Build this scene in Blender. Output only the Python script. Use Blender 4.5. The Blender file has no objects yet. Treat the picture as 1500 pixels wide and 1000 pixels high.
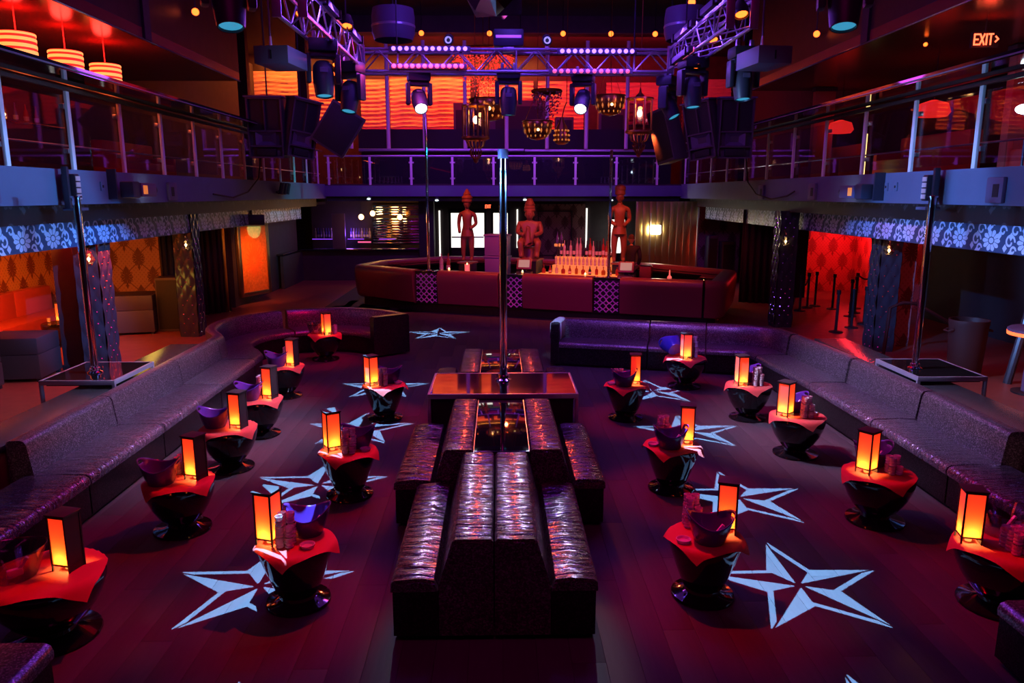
import bpy, bmesh, math, random
from mathutils import Vector, Matrix
random.seed(7)
S = bpy.context.scene
COL = S.collection
PI = math.pi
R_ = math.radians

# ------------------------------------------------------------------ camera, world, exposure
cam = bpy.data.cameras.new('camera')
cam.lens = 26.4; cam.sensor_width = 36.0; cam.clip_end = 200
co = bpy.data.objects.new('camera', cam); COL.objects.link(co)
co.location = (0, 0, 3.2)
co.rotation_euler = (R_(90 - 11.1), 0, -math.atan(20 / 1100 * math.cos(R_(11.1))))
S.camera = co
w = bpy.data.worlds.new('world'); S.world = w; w.use_nodes = True
bg = w.node_tree.nodes['Background']
bg.inputs[0].default_value = (0.10, 0.02, 0.09, 1); bg.inputs[1].default_value = 0.02
S.view_settings.view_transform = 'Standard'
S.view_settings.look = 'None'
S.view_settings.gamma = 1.0
S.view_settings.use_curve_mapping = False
S.view_settings.exposure = 0.0
S.cycles.use_denoising = True
S.cycles.sample_clamp_indirect = 4.0
S.cycles.max_bounces = 7
S.cycles.diffuse_bounces = 2
S.cycles.glossy_bounces = 3
S.cycles.transmission_bounces = 6
S.cycles.transparent_max_bounces = 12
S.cycles.caustics_reflective = False
S.cycles.caustics_refractive = False

# ------------------------------------------------------------------ little node maths
class V:
    """A value in a node tree that can be written as arithmetic."""
    def __init__(s, nt, sock): s.nt = nt; s.s = sock
    def _op(s, op, *others):
        n = s.nt.nodes.new('ShaderNodeMath'); n.operation = op
        for i, o in enumerate((s,) + others):
            if isinstance(o, V): s.nt.links.new(o.s, n.inputs[i])
            else: n.inputs[i].default_value = o
        return V(s.nt, n.outputs[0])
    def __add__(s, o): return s._op('ADD', o)
    def __sub__(s, o): return s._op('SUBTRACT', o)
    def __mul__(s, o): return s._op('MULTIPLY', o)
    def __truediv__(s, o): return s._op('DIVIDE', o)
    __radd__ = __add__
    __rmul__ = __mul__
    def __rsub__(s, o): return (s * -1.0) + o
    def lt(s, o): return s._op('LESS_THAN', o)
    def gt(s, o): return s._op('GREATER_THAN', o)
    def mod(s, o): return s._op('FLOORED_MODULO', o)
    def floor(s): return s._op('FLOOR')
    def abs(s): return s._op('ABSOLUTE')
    def sin(s): return s._op('SINE')
    def cos(s): return s._op('COSINE')
    def sqrt(s): return s._op('SQRT')
    def atan2(s, o): return s._op('ARCTAN2', o)
    def max(s, o): return s._op('MAXIMUM', o)
    def min(s, o): return s._op('MINIMUM', o)

def hyp(a, b): return (a * a + b * b).sqrt()

# ------------------------------------------------------------------ lights
def spot(name, loc, target, power, color, angle, blend=0.5, radius=0.1):
    d = bpy.data.lights.new(name, 'SPOT'); d.energy = power; d.color = color
    d.spot_size = R_(angle); d.spot_blend = blend; d.shadow_soft_size = radius
    o = bpy.data.objects.new(name, d); COL.objects.link(o); o.location = loc
    o.rotation_euler = (Vector(target) - Vector(loc)).to_track_quat('-Z', 'Y').to_euler()
    return o
def area(name, loc, target, power, color, sx, sy=None, spread=180):
    d = bpy.data.lights.new(name, 'AREA'); d.energy = power; d.color = color
    d.shape = 'RECTANGLE'; d.size = sx; d.size_y = sy or sx; d.spread = R_(spread)
    o = bpy.data.objects.new(name, d); COL.objects.link(o); o.location = loc
    o.rotation_euler = (Vector(target) - Vector(loc)).to_track_quat('-Z', 'Y').to_euler()
    return o
def point(name, loc, power, color, radius=0.05):
    d = bpy.data.lights.new(name, 'POINT'); d.energy = power; d.color = color; d.shadow_soft_size = radius
    o = bpy.data.objects.new(name, d); COL.objects.link(o); o.location = loc
    return o

def star_light(x, y, power, rad=0.80, h=4.25):
    """A projector hung over the floor that throws a five-pointed star (gobo pattern in the lamp's own nodes)."""
    o = spot('star_projector_lamp', (x, y, h), (x, y, 0), power, (0.22, 0.58, 1.0), 2 * math.degrees(math.atan(1.1 * rad / h)), 0.0, 0.004)
    o.rotation_euler = (0, 0, 0)
    L = o.data; L.use_nodes = True; nt = L.node_tree
    em = [n for n in nt.nodes if n.type == 'EMISSION'][0]
    tc = nt.nodes.new('ShaderNodeTexCoord'); sx = nt.nodes.new('ShaderNodeSeparateXYZ')
    nt.links.new(tc.outputs['Normal'], sx.inputs[0])
    X, Y, Z = (V(nt, sx.outputs[i]) for i in range(3))
    Z = Z.abs()
    u = X / Z * (h / rad); v = Y / Z * (h / rad)
    r = hyp(u, v)
    a = v.atan2(u) - PI / 2 + PI / 5
    a = a.mod(2 * PI / 5) - PI / 5                                  # angle from the axis of the ray
    px = r * a.cos(); py = r * a.sin().abs()
    ri = 0.40
    nx, ny = ri * math.sin(PI / 5), 1.0 - ri * math.cos(PI / 5)
    t = (px * nx + py * ny) / nx                                    # 1 on the outline
    inside = t.lt(1.0)
    left = a.gt(0.0) * py.gt(0.022)
    right = a.lt(0.0) * t.gt(0.82) * px.lt(0.97)
    gap = t.lt(0.985)
    m = inside * (left + right).min(1.0) * r.gt(0.06)
    s = m * 1.0 + 0.0015
    nt.links.new(s.s, em.inputs['Strength'])
    return o

STARS = [(2.5, 5.71), (-2.0, 5.78), (2.57, 7.55), (-2.03, 8.0), (2.62, 9.85), (-1.95, 10.05), (2.55, 12.0), (-1.95, 12.35), (-1.43, 17.3), (2.35, 3.75), (-1.75, 3.75)]
for i, (x, y) in enumerate(STARS):
    star_light(x, y, 8500)

WHITEB = (0.62, 0.60, 1.0)
# wash lights of the room: near the camera magenta, over the dance floor lavender, at the back purple
area('wash_magenta', (0, 1.5, 8.6), (0, 4.5, 0), 70, (0.9, 0.0, 0.40), 5, 3)
area('wash_purple', (0, 13, 8.6), (0, 13, 0), 75, (0.40, 0.06, 1.0), 6, 6)
spot('wash_left_sofa', (-0.7, 9.5, 4.4), (-4.9, 9.8, 0.4), 1550, (0.66, 0.60, 1.0), 62, 0.8)
spot('wash_right_sofa', (1.1, 9.5, 4.4), (5.4, 9.8, 0.4), 1600, (0.66, 0.60, 1.0), 62, 0.8)
spot('wash_back_sofa', (1.5, 9.0, 4.4), (2.6, 13.9, 0.5), 420, (0.35, 0.16, 1.0), 40, 0.7)
spot('fascia_blue_left', (2.8, 8.2, 3.7), (-6.3, 10.0, 2.9), 1300, (0.12, 0.38, 1.0), 38, 0.9)
spot('fascia_blue_right', (-2.4, 8.2, 3.7), (6.7, 11.3, 2.9), 1500, (0.12, 0.38, 1.0), 40, 0.9)
spot('cyan_left_corner', (1.0, 18, 4.5), (-6.8, 24.5, 2.6), 1500, (0.0, 0.65, 0.85), 24, 0.9)
area('fabric_wall_orange', (-4.5, 34.4, 9.1), (-4.5, 35.4, 5.0), 420, (1.0, 0.27, 0.04), 13, 0.4)
area('fabric_wall_red', (0.0, 31.2, 9.0), (0, 36, 5.6), 520, (1.0, 0.02, 0.03), 16, 0.6)
point('truss_violet', (0.3, 10.6, 6.6), 200, (0.16, 0.06, 1.0), 0.3)  # added unseen point, tints the truss violet where the LED bars don't reach
point('stack_violet', (-3.2, 15.2, 5.6), 45, (0.30, 0.08, 1.0), 0.3)  # added unseen points that lift the speaker stacks with violet
point('stack_violet', (3.7, 15.2, 5.6), 45, (0.45, 0.05, 0.7), 0.3)
spot('island_red_back', (0.4, 26.0, 6.8), (0, 6.8, 0.8), 2400, (1.0, 0.10, 0.03), 10, 0.6, 0.3)  # added spot; stands in for the fabric wall's reflection on the backs
spot('island_magenta', (0.0, 2.2, 4.6), (0, 5.6, 0.5), 70, (1.0, 0.0, 0.42), 46, 0.8, 0.2)  # added unseen spot that turns the island more magenta
spot('band_blue_left', (3.0, 9.0, 3.4), (-6.9, 10.6, 2.55), 2300, (0.12, 0.40, 1.0), 22, 0.5, 0.03)
spot('band_blue_right', (-2.6, 9.0, 3.4), (7.3, 11.9, 2.55), 3000, (0.14, 0.36, 1.0), 24, 0.5, 0.03)
spot('column_blue_left', (-2.0, 9.0, 4.2), (-7.1, 13.5, 1.5), 3000, (0.06, 0.30, 1.0), 22, 0.6, 0.03)
spot('column_blue_right', (2.2, 9.5, 4.2), (7.9, 15.2, 1.5), 2200, (0.06, 0.28, 1.0), 20, 0.6, 0.03)
area('back_balcony_purple', (0.1, 24.5, 6.0), (0.1, 28, 4.0), 200, (0.42, 0.06, 1.0), 10, 0.5)
spot('booth_red', (-1.4, 11.3, 4.3), (-3.6, 15.4, 0.5), 420, (1.0, 0.0, 0.06), 42, 0.7, 0.1)
spot('towel_spot', (0.4, 11.4, 4.3), (1.05, 14.2, 0.8), 300, (0.35, 0.75, 1.0), 7, 0.3, 0.02)
spot('bar_front_violet', (0.5, 12.0, 4.3), (0.6, 19.6, 0.7), 600, (0.75, 0.05, 0.8), 46, 0.7, 0.2)
for bx_, by_, bz_, pw in ((-1.2, 19.9, 4.6, 260), (1.4, 18.9, 4.6, 420), (3.6, 18.2, 4.6, 420), (4.6, 20.6, 4.4, 200)):
    spot('bar_orange_spot', (bx_, by_, bz_), (bx_ + 0.2, by_ + 1.7, 1.3), pw, (1.0, 0.10, 0.02), 95, 0.8, 0.05)

# ------------------------------------------------------------------ materials
def mat(name, base=(0.5, 0.5, 0.5), rough=0.5, metal=0.0, emit=None, es=0.0, trans=0.0, ior=1.45, alpha=1.0, spec=0.5, bump=None, bstr=0.3, bscale=(1, 1, 1), var=0.0, coat=0.0):
    m = bpy.data.materials.new(name); m.use_nodes = True
    nt = m.node_tree; b = nt.nodes['Principled BSDF']
    b.inputs['Base Color'].default_value = (*base, 1); b.inputs['Roughness'].default_value = rough
    b.inputs['Metallic'].default_value = metal; b.inputs['IOR'].default_value = ior
    b.inputs['Transmission Weight'].default_value = trans; b.inputs['Alpha'].default_value = alpha
    b.inputs['Specular IOR Level'].default_value = spec; b.inputs['Coat Weight'].default_value = coat
    if emit:
        b.inputs['Emission Color'].default_value = (*emit, 1); b.inputs['Emission Strength'].default_value = es
    if bump or var:
        tc = nt.nodes.new('ShaderNodeTexCoord'); mp = nt.nodes.new('ShaderNodeMapping')
        mp.inputs['Scale'].default_value = bscale
        nt.links.new(tc.outputs['Object'], mp.inputs[0])
        nz = nt.nodes.new('ShaderNodeTexNoise'); nz.inputs['Scale'].default_value = bump or 4.0; nz.inputs['Detail'].default_value = 3
        nt.links.new(mp.outputs[0], nz.inputs['Vector'])
        if bump:
            bp = nt.nodes.new('ShaderNodeBump'); bp.inputs['Strength'].default_value = bstr; bp.inputs['Distance'].default_value = 0.02
            nt.links.new(nz.outputs['Fac'], bp.inputs['Height']); nt.links.new(bp.outputs[0], b.inputs['Normal'])
        if var:
            mx = nt.nodes.new('ShaderNodeMix'); mx.data_type = 'RGBA'
            mx.inputs['A'].default_value = (*[c * (1 - var) for c in base], 1); mx.inputs['B'].default_value = (*[min(1, c * (1 + var)) for c in base], 1)
            nt.links.new(nz.outputs['Fac'], mx.inputs['Factor']); nt.links.new(mx.outputs['Result'], b.inputs['Base Color'])
    return m

def glitter_vinyl(name, base, wrinkle):
    """Upholstery of sparkling vinyl: fine glitter grain, and pulled wrinkles across the seat."""
    m = mat(name, base, 0.25 if wrinkle else 0.30, 0.7); nt = m.node_tree; b = nt.nodes['Principled BSDF']
    tc = nt.nodes.new('ShaderNodeTexCoord')
    vo = nt.nodes.new('ShaderNodeTexVoronoi'); vo.inputs['Scale'].default_value = 105
    nt.links.new(tc.outputs['Object'], vo.inputs['Vector'])
    b1 = nt.nodes.new('ShaderNodeBump'); b1.inputs['Strength'].default_value = 0.8; b1.inputs['Distance'].default_value = 0.008
    nt.links.new(vo.outputs['Color'], b1.inputs['Height'])
    sp = nt.nodes.new('ShaderNodeSeparateXYZ'); nt.links.new(vo.outputs['Color'], sp.inputs[0])
    g = V(nt, sp.outputs[0]); g = g * g * g * 1.7 + 0.5                # a few flakes much brighter than the rest
    mx = nt.nodes.new('ShaderNodeMix'); mx.data_type = 'RGBA'; mx.blend_type = 'MULTIPLY'; mx.inputs['Factor'].default_value = 1.0
    mx.inputs['A'].default_value = (*base, 1)
    cb_ = nt.nodes.new('ShaderNodeCombineXYZ')
    for i in range(3): nt.links.new(g.s, cb_.inputs[i])
    nt.links.new(cb_.outputs[0], mx.inputs['B']); nt.links.new(mx.outputs['Result'], b.inputs['Base Color'])
    if wrinkle:
        mp = nt.nodes.new('ShaderNodeMapping'); mp.inputs['Scale'].default_value = (1.6, 9.0, 1.6)
        nt.links.new(tc.outputs['Object'], mp.inputs[0])
        nz = nt.nodes.new('ShaderNodeTexNoise'); nz.inputs['Scale'].default_value = 1.6; nz.inputs['Detail'].default_value = 2; nz.inputs['Distortion'].default_value = 0.6
        nt.links.new(mp.outputs[0], nz.inputs['Vector'])
        b2 = nt.nodes.new('ShaderNodeBump'); b2.inputs['Strength'].default_value = 0.8; b2.inputs['Distance'].default_value = 0.06
        nt.links.new(nz.outputs['Fac'], b2.inputs['Height']); nt.links.new(b1.outputs[0], b2.inputs['Normal'])
        nt.links.new(b2.outputs[0], b.inputs['Normal'])
    else:
        nt.links.new(b1.outputs[0], b.inputs['Normal'])
    return m

def pattern_mat(name, c0, c1, kind, ax, rough=0.5):
    """Flat printed wallpaper; ax tells which two object axes run across and up."""
    m = mat(name, c0, rough); nt = m.node_tree; b = nt.nodes['Principled BSDF']
    tc = nt.nodes.new('ShaderNodeTexCoord'); sp = nt.nodes.new('ShaderNodeSeparateXYZ'); nt.links.new(tc.outputs['Object'], sp.inputs[0])
    u = V(nt, sp.outputs[ax[0]]); v = V(nt, sp.outputs[ax[1]])
    def tile(P, Q, ou, ov):
        return (u + ou).mod(P) - P / 2, (v + ov).mod(Q) - Q / 2
    if kind == 'flower':                                            # daisies and scrolls on a band
        P, Q = 0.76, 0.62
        a, c = tile(P, Q, 0, 0.26)
        a = a * 0.80
        r = hyp(a, c); th = c.atan2(a)
        pet = 0.118 + (th * 5.0).cos().abs() * 0.042
        f1 = r.lt(pet) * (1.0 - (th * 5.0).cos().abs().lt(0.22) * r.gt(0.05)) * (1.0 - (r - 0.05).abs().lt(0.008))
        res = f1
        for (du, dv, rr, th0) in ((0.25, 0.16, 0.085, 0), (-0.24, 0.15, 0.07, 0), (0.35, 0.0, 0.095, 0), (0.02, 0.22, 0.05, 0), (0.27, -0.12, 0.055, 0)):
            a, c = tile(P, Q, -du, 0.26 - dv)
            r = hyp(a, c); th = c.atan2(a)
            spir = (r - rr * 0.75 - th * (rr * 0.12)).abs().lt(0.017)
            res = res.max(spir)
            dia = ((a - rr).abs() + (c + rr).abs() * 0.8).lt(0.05)
            res = res.max(dia)
    else:                                                           # damask: staggered palmettes inside an ogee trellis
        P, Q = 0.72, 1.0
        res = None
        for (ou, ov) in ((0, 0), (P / 2, Q / 2)):
            a, c = tile(P, Q, ou, ov)
            c2 = c * 0.78
            r = hyp(a, c2); th = c2.atan2(a)
            pal = r.lt((th * 6.0).cos().abs() * 0.05 + 0.13) * (1.0 - ((th * 6.0).sin().abs().lt(0.25)) * r.gt(0.06))
            tip = (a.abs() * 1.6 + (c - 0.20).abs()).lt(0.10)
            stem = (a.abs() * 2.2 + (c + 0.24).abs()).lt(0.09)
            p = pal.max(tip).max(stem)
            res = p if res is None else res.max(p)
        og = ((v * (2 * PI / Q)).cos() * (P / 4) - ((u + 0.0).mod(P) - P / 2).abs() + P / 4).abs()
        res = res.max(og.lt(0.020) * 0.8)
        fine = ((u * 60.0).sin() * (v * 52.0).sin()).gt(0.45) * 0.35
        res = res.max(fine)
    mx = nt.nodes.new('ShaderNodeMix'); mx.data_type = 'RGBA'
    mx.inputs['A'].default_value = (*c0, 1); mx.inputs['B'].default_value = (*c1, 1)
    nt.links.new(res.s, mx.inputs['Factor']); nt.links.new(mx.outputs['Result'], b.inputs['Base Color'])
    return m

def thin_glass(name, tint=(0.9, 0.9, 1.0), refl=0.12):
    m = bpy.data.materials.new(name); m.use_nodes = True; nt = m.node_tree
    nt.nodes.clear()
    out = nt.nodes.new('ShaderNodeOutputMaterial'); mx = nt.nodes.new('ShaderNodeMixShader')
    t = nt.nodes.new('ShaderNodeBsdfTransparent'); t.inputs[0].default_value = (*tint, 1)
    g = nt.nodes.new('ShaderNodeBsdfGlossy'); g.inputs['Roughness'].default_value = 0.02
    mx.inputs[0].default_value = refl
    nt.links.new(t.outputs[0], mx.inputs[1]); nt.links.new(g.outputs[0], mx.inputs[2]); nt.links.new(mx.outputs[0], out.inputs[0])
    return m

def paper_mat():
    """Lantern paper: lets the candle behind it through."""
    m = bpy.data.materials.new('lantern_paper'); m.use_nodes = True; nt = m.node_tree
    nt.nodes.clear()
    out = nt.nodes.new('ShaderNodeOutputMaterial'); ad = nt.nodes.new('ShaderNodeAddShader'); a2 = nt.nodes.new('ShaderNodeMixShader')
    tr = nt.nodes.new('ShaderNodeBsdfTranslucent'); tr.inputs[0].default_value = (0.95, 0.20, 0.05, 1)
    df = nt.nodes.new('ShaderNodeBsdfDiffuse'); df.inputs[0].default_value = (0.85, 0.55, 0.5, 1)
    em = nt.nodes.new('ShaderNodeEmission'); em.inputs[0].default_value = (1.0, 0.03, 0.012, 1); em.inputs[1].default_value = 0.5  # red glow added to the paper itself, beyond the candle light
    a2.inputs[0].default_value = 0.35
    nt.links.new(tr.outputs[0], a2.inputs[1]); nt.links.new(df.outputs[0], a2.inputs[2])
    nt.links.new(a2.outputs[0], ad.inputs[0]); nt.links.new(em.outputs[0], ad.inputs[1]); nt.links.new(ad.outputs[0], out.inputs[0])
    return m

M = {}
M['board'] = mat('floor_wood', (0.060, 0.046, 0.056), 0.66, spec=0.25, var=0.18, bump=3.0, bstr=0.05, bscale=(9, 1, 1))
M['subfloor'] = mat('subfloor', (0.02, 0.016, 0.02), 0.7)
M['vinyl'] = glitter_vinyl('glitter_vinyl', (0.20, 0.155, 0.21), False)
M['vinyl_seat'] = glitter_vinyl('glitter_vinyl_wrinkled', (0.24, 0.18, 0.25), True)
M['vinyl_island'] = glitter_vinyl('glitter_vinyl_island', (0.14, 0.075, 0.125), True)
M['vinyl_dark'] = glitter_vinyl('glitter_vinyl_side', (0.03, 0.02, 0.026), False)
M['gloss_black'] = mat('gloss_black', (0.012, 0.011, 0.013), 0.06, coat=0.5)
M['table_black'] = mat('table_black', (0.008, 0.006, 0.008), 0.09, coat=0.6)
M['matt_black'] = mat('matt_black', (0.018, 0.017, 0.02), 0.6)
M['black_plastic'] = mat('black_plastic', (0.03, 0.028, 0.035), 0.38)
M['chrome'] = mat('chrome', (0.86, 0.86, 0.9), 0.07, 1.0)
M['brushed'] = mat('brushed_steel', (0.6, 0.6, 0.64), 0.3, 1.0)
M['alu'] = mat('truss_aluminium', (0.50, 0.49, 0.62), 0.35, 0.6)
M['white_metal'] = mat('white_painted_metal', (0.85, 0.85, 0.88), 0.3)
M['fascia'] = mat('fascia_paint', (0.12, 0.15, 0.25), 0.62, var=0.15, bump=2.5, bstr=0.05)
M['band'] = pattern_mat('floral_band', (0.03, 0.07, 0.16), (0.60, 0.68, 0.92), 'flower', (1, 2), 0.4)
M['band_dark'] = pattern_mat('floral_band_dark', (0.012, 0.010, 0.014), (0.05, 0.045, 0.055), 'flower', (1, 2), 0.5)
M['damask_y'] = pattern_mat('damask_wallpaper', (0.62, 0.30, 0.10), (0.20, 0.05, 0.02), 'damask', (1, 2))
M['damask_x'] = pattern_mat('damask_wallpaper_facing', (0.42, 0.24, 0.22), (0.13, 0.05, 0.05), 'damask', (0, 2))
M['wall_dark'] = mat('dark_wall', (0.05, 0.035, 0.04), 0.6, var=0.3)
M['wall_red'] = mat('red_brown_wall', (0.05, 0.016, 0.014), 0.45, var=0.5)
M['ceiling'] = mat('ceiling_black', (0.02, 0.014, 0.018), 0.75)
M['soffit'] = mat('soffit_lacquer', (0.30, 0.06, 0.04), 0.22)
M['fabric_wall'] = mat('pleated_fabric', (0.85, 0.42, 0.25), 0.7, bump=5.0, bstr=0.9, bscale=(0.6, 1, 6), var=0.3)
M['glass'] = thin_glass('balcony_glass')
M['clear'] = mat('clear_glass', (1, 0.95, 0.97), 0.04, trans=0.4, ior=1.45, coat=0.5)
M['clear_plastic'] = thin_glass('clear_plastic', (0.82, 0.78, 0.8), 0.16)
M['bucket'] = mat('purple_plastic', (0.07, 0.018, 0.22), 0.18, coat=0.3)
M['bucket_blue'] = mat('blue_plastic', (0.03, 0.05, 0.6), 0.18, coat=0.3)
M['cloth'] = mat('napkin_cloth', (0.50, 0.06, 0.055), 0.85)
M['paper'] = paper_mat()
M['flame'] = mat('candle_flame', (1, 0.7, 0.2), 0.5, emit=(1.0, 0.62, 0.16), es=14)
M['wax'] = mat('wax', (0.9, 0.8, 0.6), 0.5, emit=(1.0, 0.45, 0.08), es=1.2)
M['white'] = mat('white_plastic', (0.8, 0.78, 0.78), 0.4)
M['lens_white'] = mat('lamp_lens_lit', (1, 1, 1), 0.2, emit=(0.75, 0.93, 1.0), es=16)
M['lens_dim'] = mat('lamp_lens', (0.1, 0.3, 0.4), 0.1, emit=(0.05, 0.42, 0.7), es=0.7)
M['lens_orange'] = mat('par_lens', (1, 0.4, 0.1), 0.3, emit=(1.0, 0.11, 0.012), es=5)
M['led_violet'] = mat('led_violet', (0.6, 0.5, 1), 0.3, emit=(0.22, 0.10, 1.0), es=4.5)
M['led_red'] = mat('led_red', (1, 0.3, 0.5), 0.3, emit=(1.0, 0.03, 0.08), es=6)
M['led_red_dim'] = mat('led_red_dim', (1, 0.2, 0.4), 0.3, emit=(1.0, 0.12, 0.30), es=1.0)
M['fixture'] = mat('fixture_black', (0.035, 0.033, 0.055), 0.42)
M['grey_box'] = mat('grey_box', (0.13, 0.11, 0.20), 0.5)
M['speaker'] = mat('speaker_black', (0.085, 0.07, 0.09), 0.5)
M['leather'] = mat('bar_leather', (0.22, 0.045, 0.05), 0.34, bump=60, bstr=0.12)
M['lattice'] = mat('lattice_lit_lilac', (0.80, 0.36, 0.80), 0.4)  # violet light on the lattice put into its base colour
M['bar_black'] = mat('bar_black', (0.015, 0.012, 0.014), 0.3)
M['carved'] = mat('carved_wood', (0.22, 0.085, 0.05), 0.42, bump=18, bstr=0.3)
M['step'] = mat('lit_step', (0.35, 0.15, 0.08), 0.4, emit=(1.0, 0.25, 0.06), es=0.7)
M['deck'] = mat('lit_deck', (0.35, 0.15, 0.08), 0.4, emit=(1.0, 0.24, 0.05), es=0.9)
M['gold'] = mat('gold_metal_panel', (0.70, 0.52, 0.24), 0.28, 1.0, bump=3, bstr=0.25, bscale=(14, 14, 1))
M['copper'] = mat('pierced_copper', (0.40, 0.17, 0.07), 0.32, 0.9)
M['amber'] = mat('amber_pane', (1, 0.5, 0.1), 0.3, emit=(1.0, 0.30, 0.04), es=0.5)
M['amber_hot'] = mat('amber_bulb', (1, 0.6, 0.2), 0.3, emit=(1.0, 0.62, 0.2), es=10)
M['curtain'] = mat('dark_curtain', (0.05, 0.018, 0.015), 0.8)
M['tuft'] = mat('tufted_vinyl', (0.045, 0.048, 0.06), 0.24)
M['door_light'] = mat('daylit_pane', (1, 1, 1), 0.4, emit=(1.0, 0.97, 0.86), es=1.5)
M['exit_red'] = mat('sign_letters', (1, 0.1, 0.05), 0.4, emit=(1.0, 0.13, 0.05), es=3.0)
M['purple_case'] = mat('purple_case', (0.22, 0.13, 0.42), 0.45)
M['mirror'] = mat('mirror_facet', (0.8, 0.8, 0.85), 0.08, 1.0)
M['bead'] = mat('red_bead', (0.8, 0.05, 0.05), 0.1, emit=(1.0, 0.05, 0.03), es=0.8)
M['skin'] = mat('skin', (0.55, 0.28, 0.20), 0.5)
M['shirt'] = mat('dark_shirt', (0.03, 0.02, 0.03), 0.8)
M['trash'] = mat('grey_plastic', (0.06, 0.022, 0.022), 0.5)
M['red_seat'] = mat('red_vinyl', (0.50, 0.06, 0.05), 0.35)
M['lounge'] = mat('lounge_upholstery', (0.055, 0.042, 0.05), 0.5, bump=50, bstr=0.2)
M['towel'] = mat('towel', (0.75, 0.85, 0.9), 0.9)
M['shade_red'] = mat('drum_shade_red', (0.9, 0.1, 0.05), 0.6, emit=(1.0, 0.02, 0.015), es=0.85)
M['shade_gold'] = mat('drum_shade_band', (1, 0.7, 0.3), 0.6, emit=(1.0, 0.36, 0.07), es=1.5)
M['painting'] = mat('orange_canvas', (0.75, 0.20, 0.04), 0.5, bump=14, bstr=0.4, var=0.5)
M['screen'] = mat('monitor_screen', (0.3, 0.3, 0.25), 0.2, emit=(0.42, 0.38, 0.25), es=0.45)
M['bar_glow'] = mat('under_shelf_tube', (0.5, 0.1, 1), 0.3, emit=(0.30, 0.06, 1.0), es=1.4)
M['ledge_lit_yellow'] = mat('ledge_face', (0.34, 0.25, 0.10), 0.5)  # yellow light on the ledge wall put into its base colour
M['ledge'] = mat('ledge_top', (0.05, 0.05, 0.055), 0.25)
M['rim_white'] = mat('white_ring', (.8, .8, .9), 0.3, emit=(0.5, 0.5, 1.0), es=0.5)
M['tube'] = mat('cold_tube', (0.4, 0.6, 0.8), 0.3, emit=(0.06, 0.30, 0.7), es=0.22)
for nm, c in (('bottle_clear', (0.75, 0.62, 0.55)), ('bottle_amber', (0.5, 0.16, 0.03)), ('bottle_dark', (0.02, 0.025, 0.03)), ('bottle_red', (0.45, 0.05, 0.04)), ('bottle_blue', (0.15, 0.1, 0.4))):
    M[nm] = mat(nm, c, 0.08, coat=0.4, trans=0.35 if nm != 'bottle_dark' else 0.0)
M['label_paper'] = mat('bottle_label', (0.6, 0.52, 0.45), 0.6)

# ------------------------------------------------------------------ mesh helpers
def nb(): return bmesh.new()
def box(bm, x0, x1, y0, y1, z0, z1, bev=0.0, mtx=None):
    r = bmesh.ops.create_cube(bm, size=1.0)
    vs = r['verts']
    for v in vs:
        v.co = Vector(((x0 + x1) / 2 + v.co.x * (x1 - x0), (y0 + y1) / 2 + v.co.y * (y1 - y0), (z0 + z1) / 2 + v.co.z * (z1 - z0)))
    if bev:
        es = list({e for v in vs for e in v.link_edges})
        rb = bmesh.ops.bevel(bm, geom=es, offset=bev, segments=2, profile=0.6, affect='EDGES')
        vs = [v for v in rb['verts']]
    if mtx is not None:
        bmesh.ops.transform(bm, matrix=mtx, verts=list({v for v in vs}))
    return bm
def tube(bm, p0, p1, r0, r1=None, n=10, cap=True):
    p0, p1 = Vector(p0), Vector(p1); r1 = r0 if r1 is None else r1
    d = (p1 - p0); q = d.to_track_quat('Z', 'Y')
    rings = []
    for p, r in ((p0, r0), (p1, r1)):
        rings.append([bm.verts.new(p + q @ Vector((r * math.cos(2 * PI * k / n), r * math.sin(2 * PI * k / n), 0))) for k in range(n)])
    for k in range(n):
        bm.faces.new((rings[0][k], rings[0][(k + 1) % n], rings[1][(k + 1) % n], rings[1][k]))
    if cap:
        bm.faces.new(rings[0][::-1]); bm.faces.new(rings[1])
    return bm
def lathe(bm, prof, n=20, at=(0, 0, 0), a0=0.0):
    ax, ay, az = at; rings = []
    for r, z in prof:
        if r < 1e-6: rings.append([bm.verts.new((ax, ay, az + z))])
        else: rings.append([bm.verts.new((ax + r * math.cos(a0 + 2 * PI * k / n), ay + r * math.sin(a0 + 2 * PI * k / n), az + z)) for k in range(n)])
    for a, b in zip(rings, rings[1:]):
        for k in range(n):
            k2 = (k + 1) % n
            if len(a) == 1 and len(b) == 1: continue
            if len(a) == 1: bm.faces.new((a[0], b[k2], b[k]))
            elif len(b) == 1: bm.faces.new((a[k], a[k2], b[0]))
            else: bm.faces.new((a[k], a[k2], b[k2], b[k]))
    return bm
def ball(bm, c, r, sx=1, sy=1, sz=1, u=10, v=6):
    res = bmesh.ops.create_uvsphere(bm, u_segments=u, v_segments=v, radius=r)
    for q in res['verts']: q.co = Vector((c[0] + q.co.x * sx, c[1] + q.co.y * sy, c[2] + q.co.z * sz))
    return bm
def wire(bm, pts, r, n=8):
    pts = [Vector(p) for p in pts]; rings = []
    for i, p in enumerate(pts):
        d = (pts[min(i + 1, len(pts) - 1)] - pts[max(i - 1, 0)]).normalized(); q = d.to_track_quat('Z', 'Y')
        rings.append([bm.verts.new(p + q @ Vector((r * math.cos(2 * PI * k / n), r * math.sin(2 * PI * k / n), 0))) for k in range(n)])
    for a, b in zip(rings, rings[1:]):
        for k in range(n): bm.faces.new((a[k], a[(k + 1) % n], b[(k + 1) % n], b[k]))
    bm.faces.new(rings[0][::-1]); bm.faces.new(rings[-1])
    return bm
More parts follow.
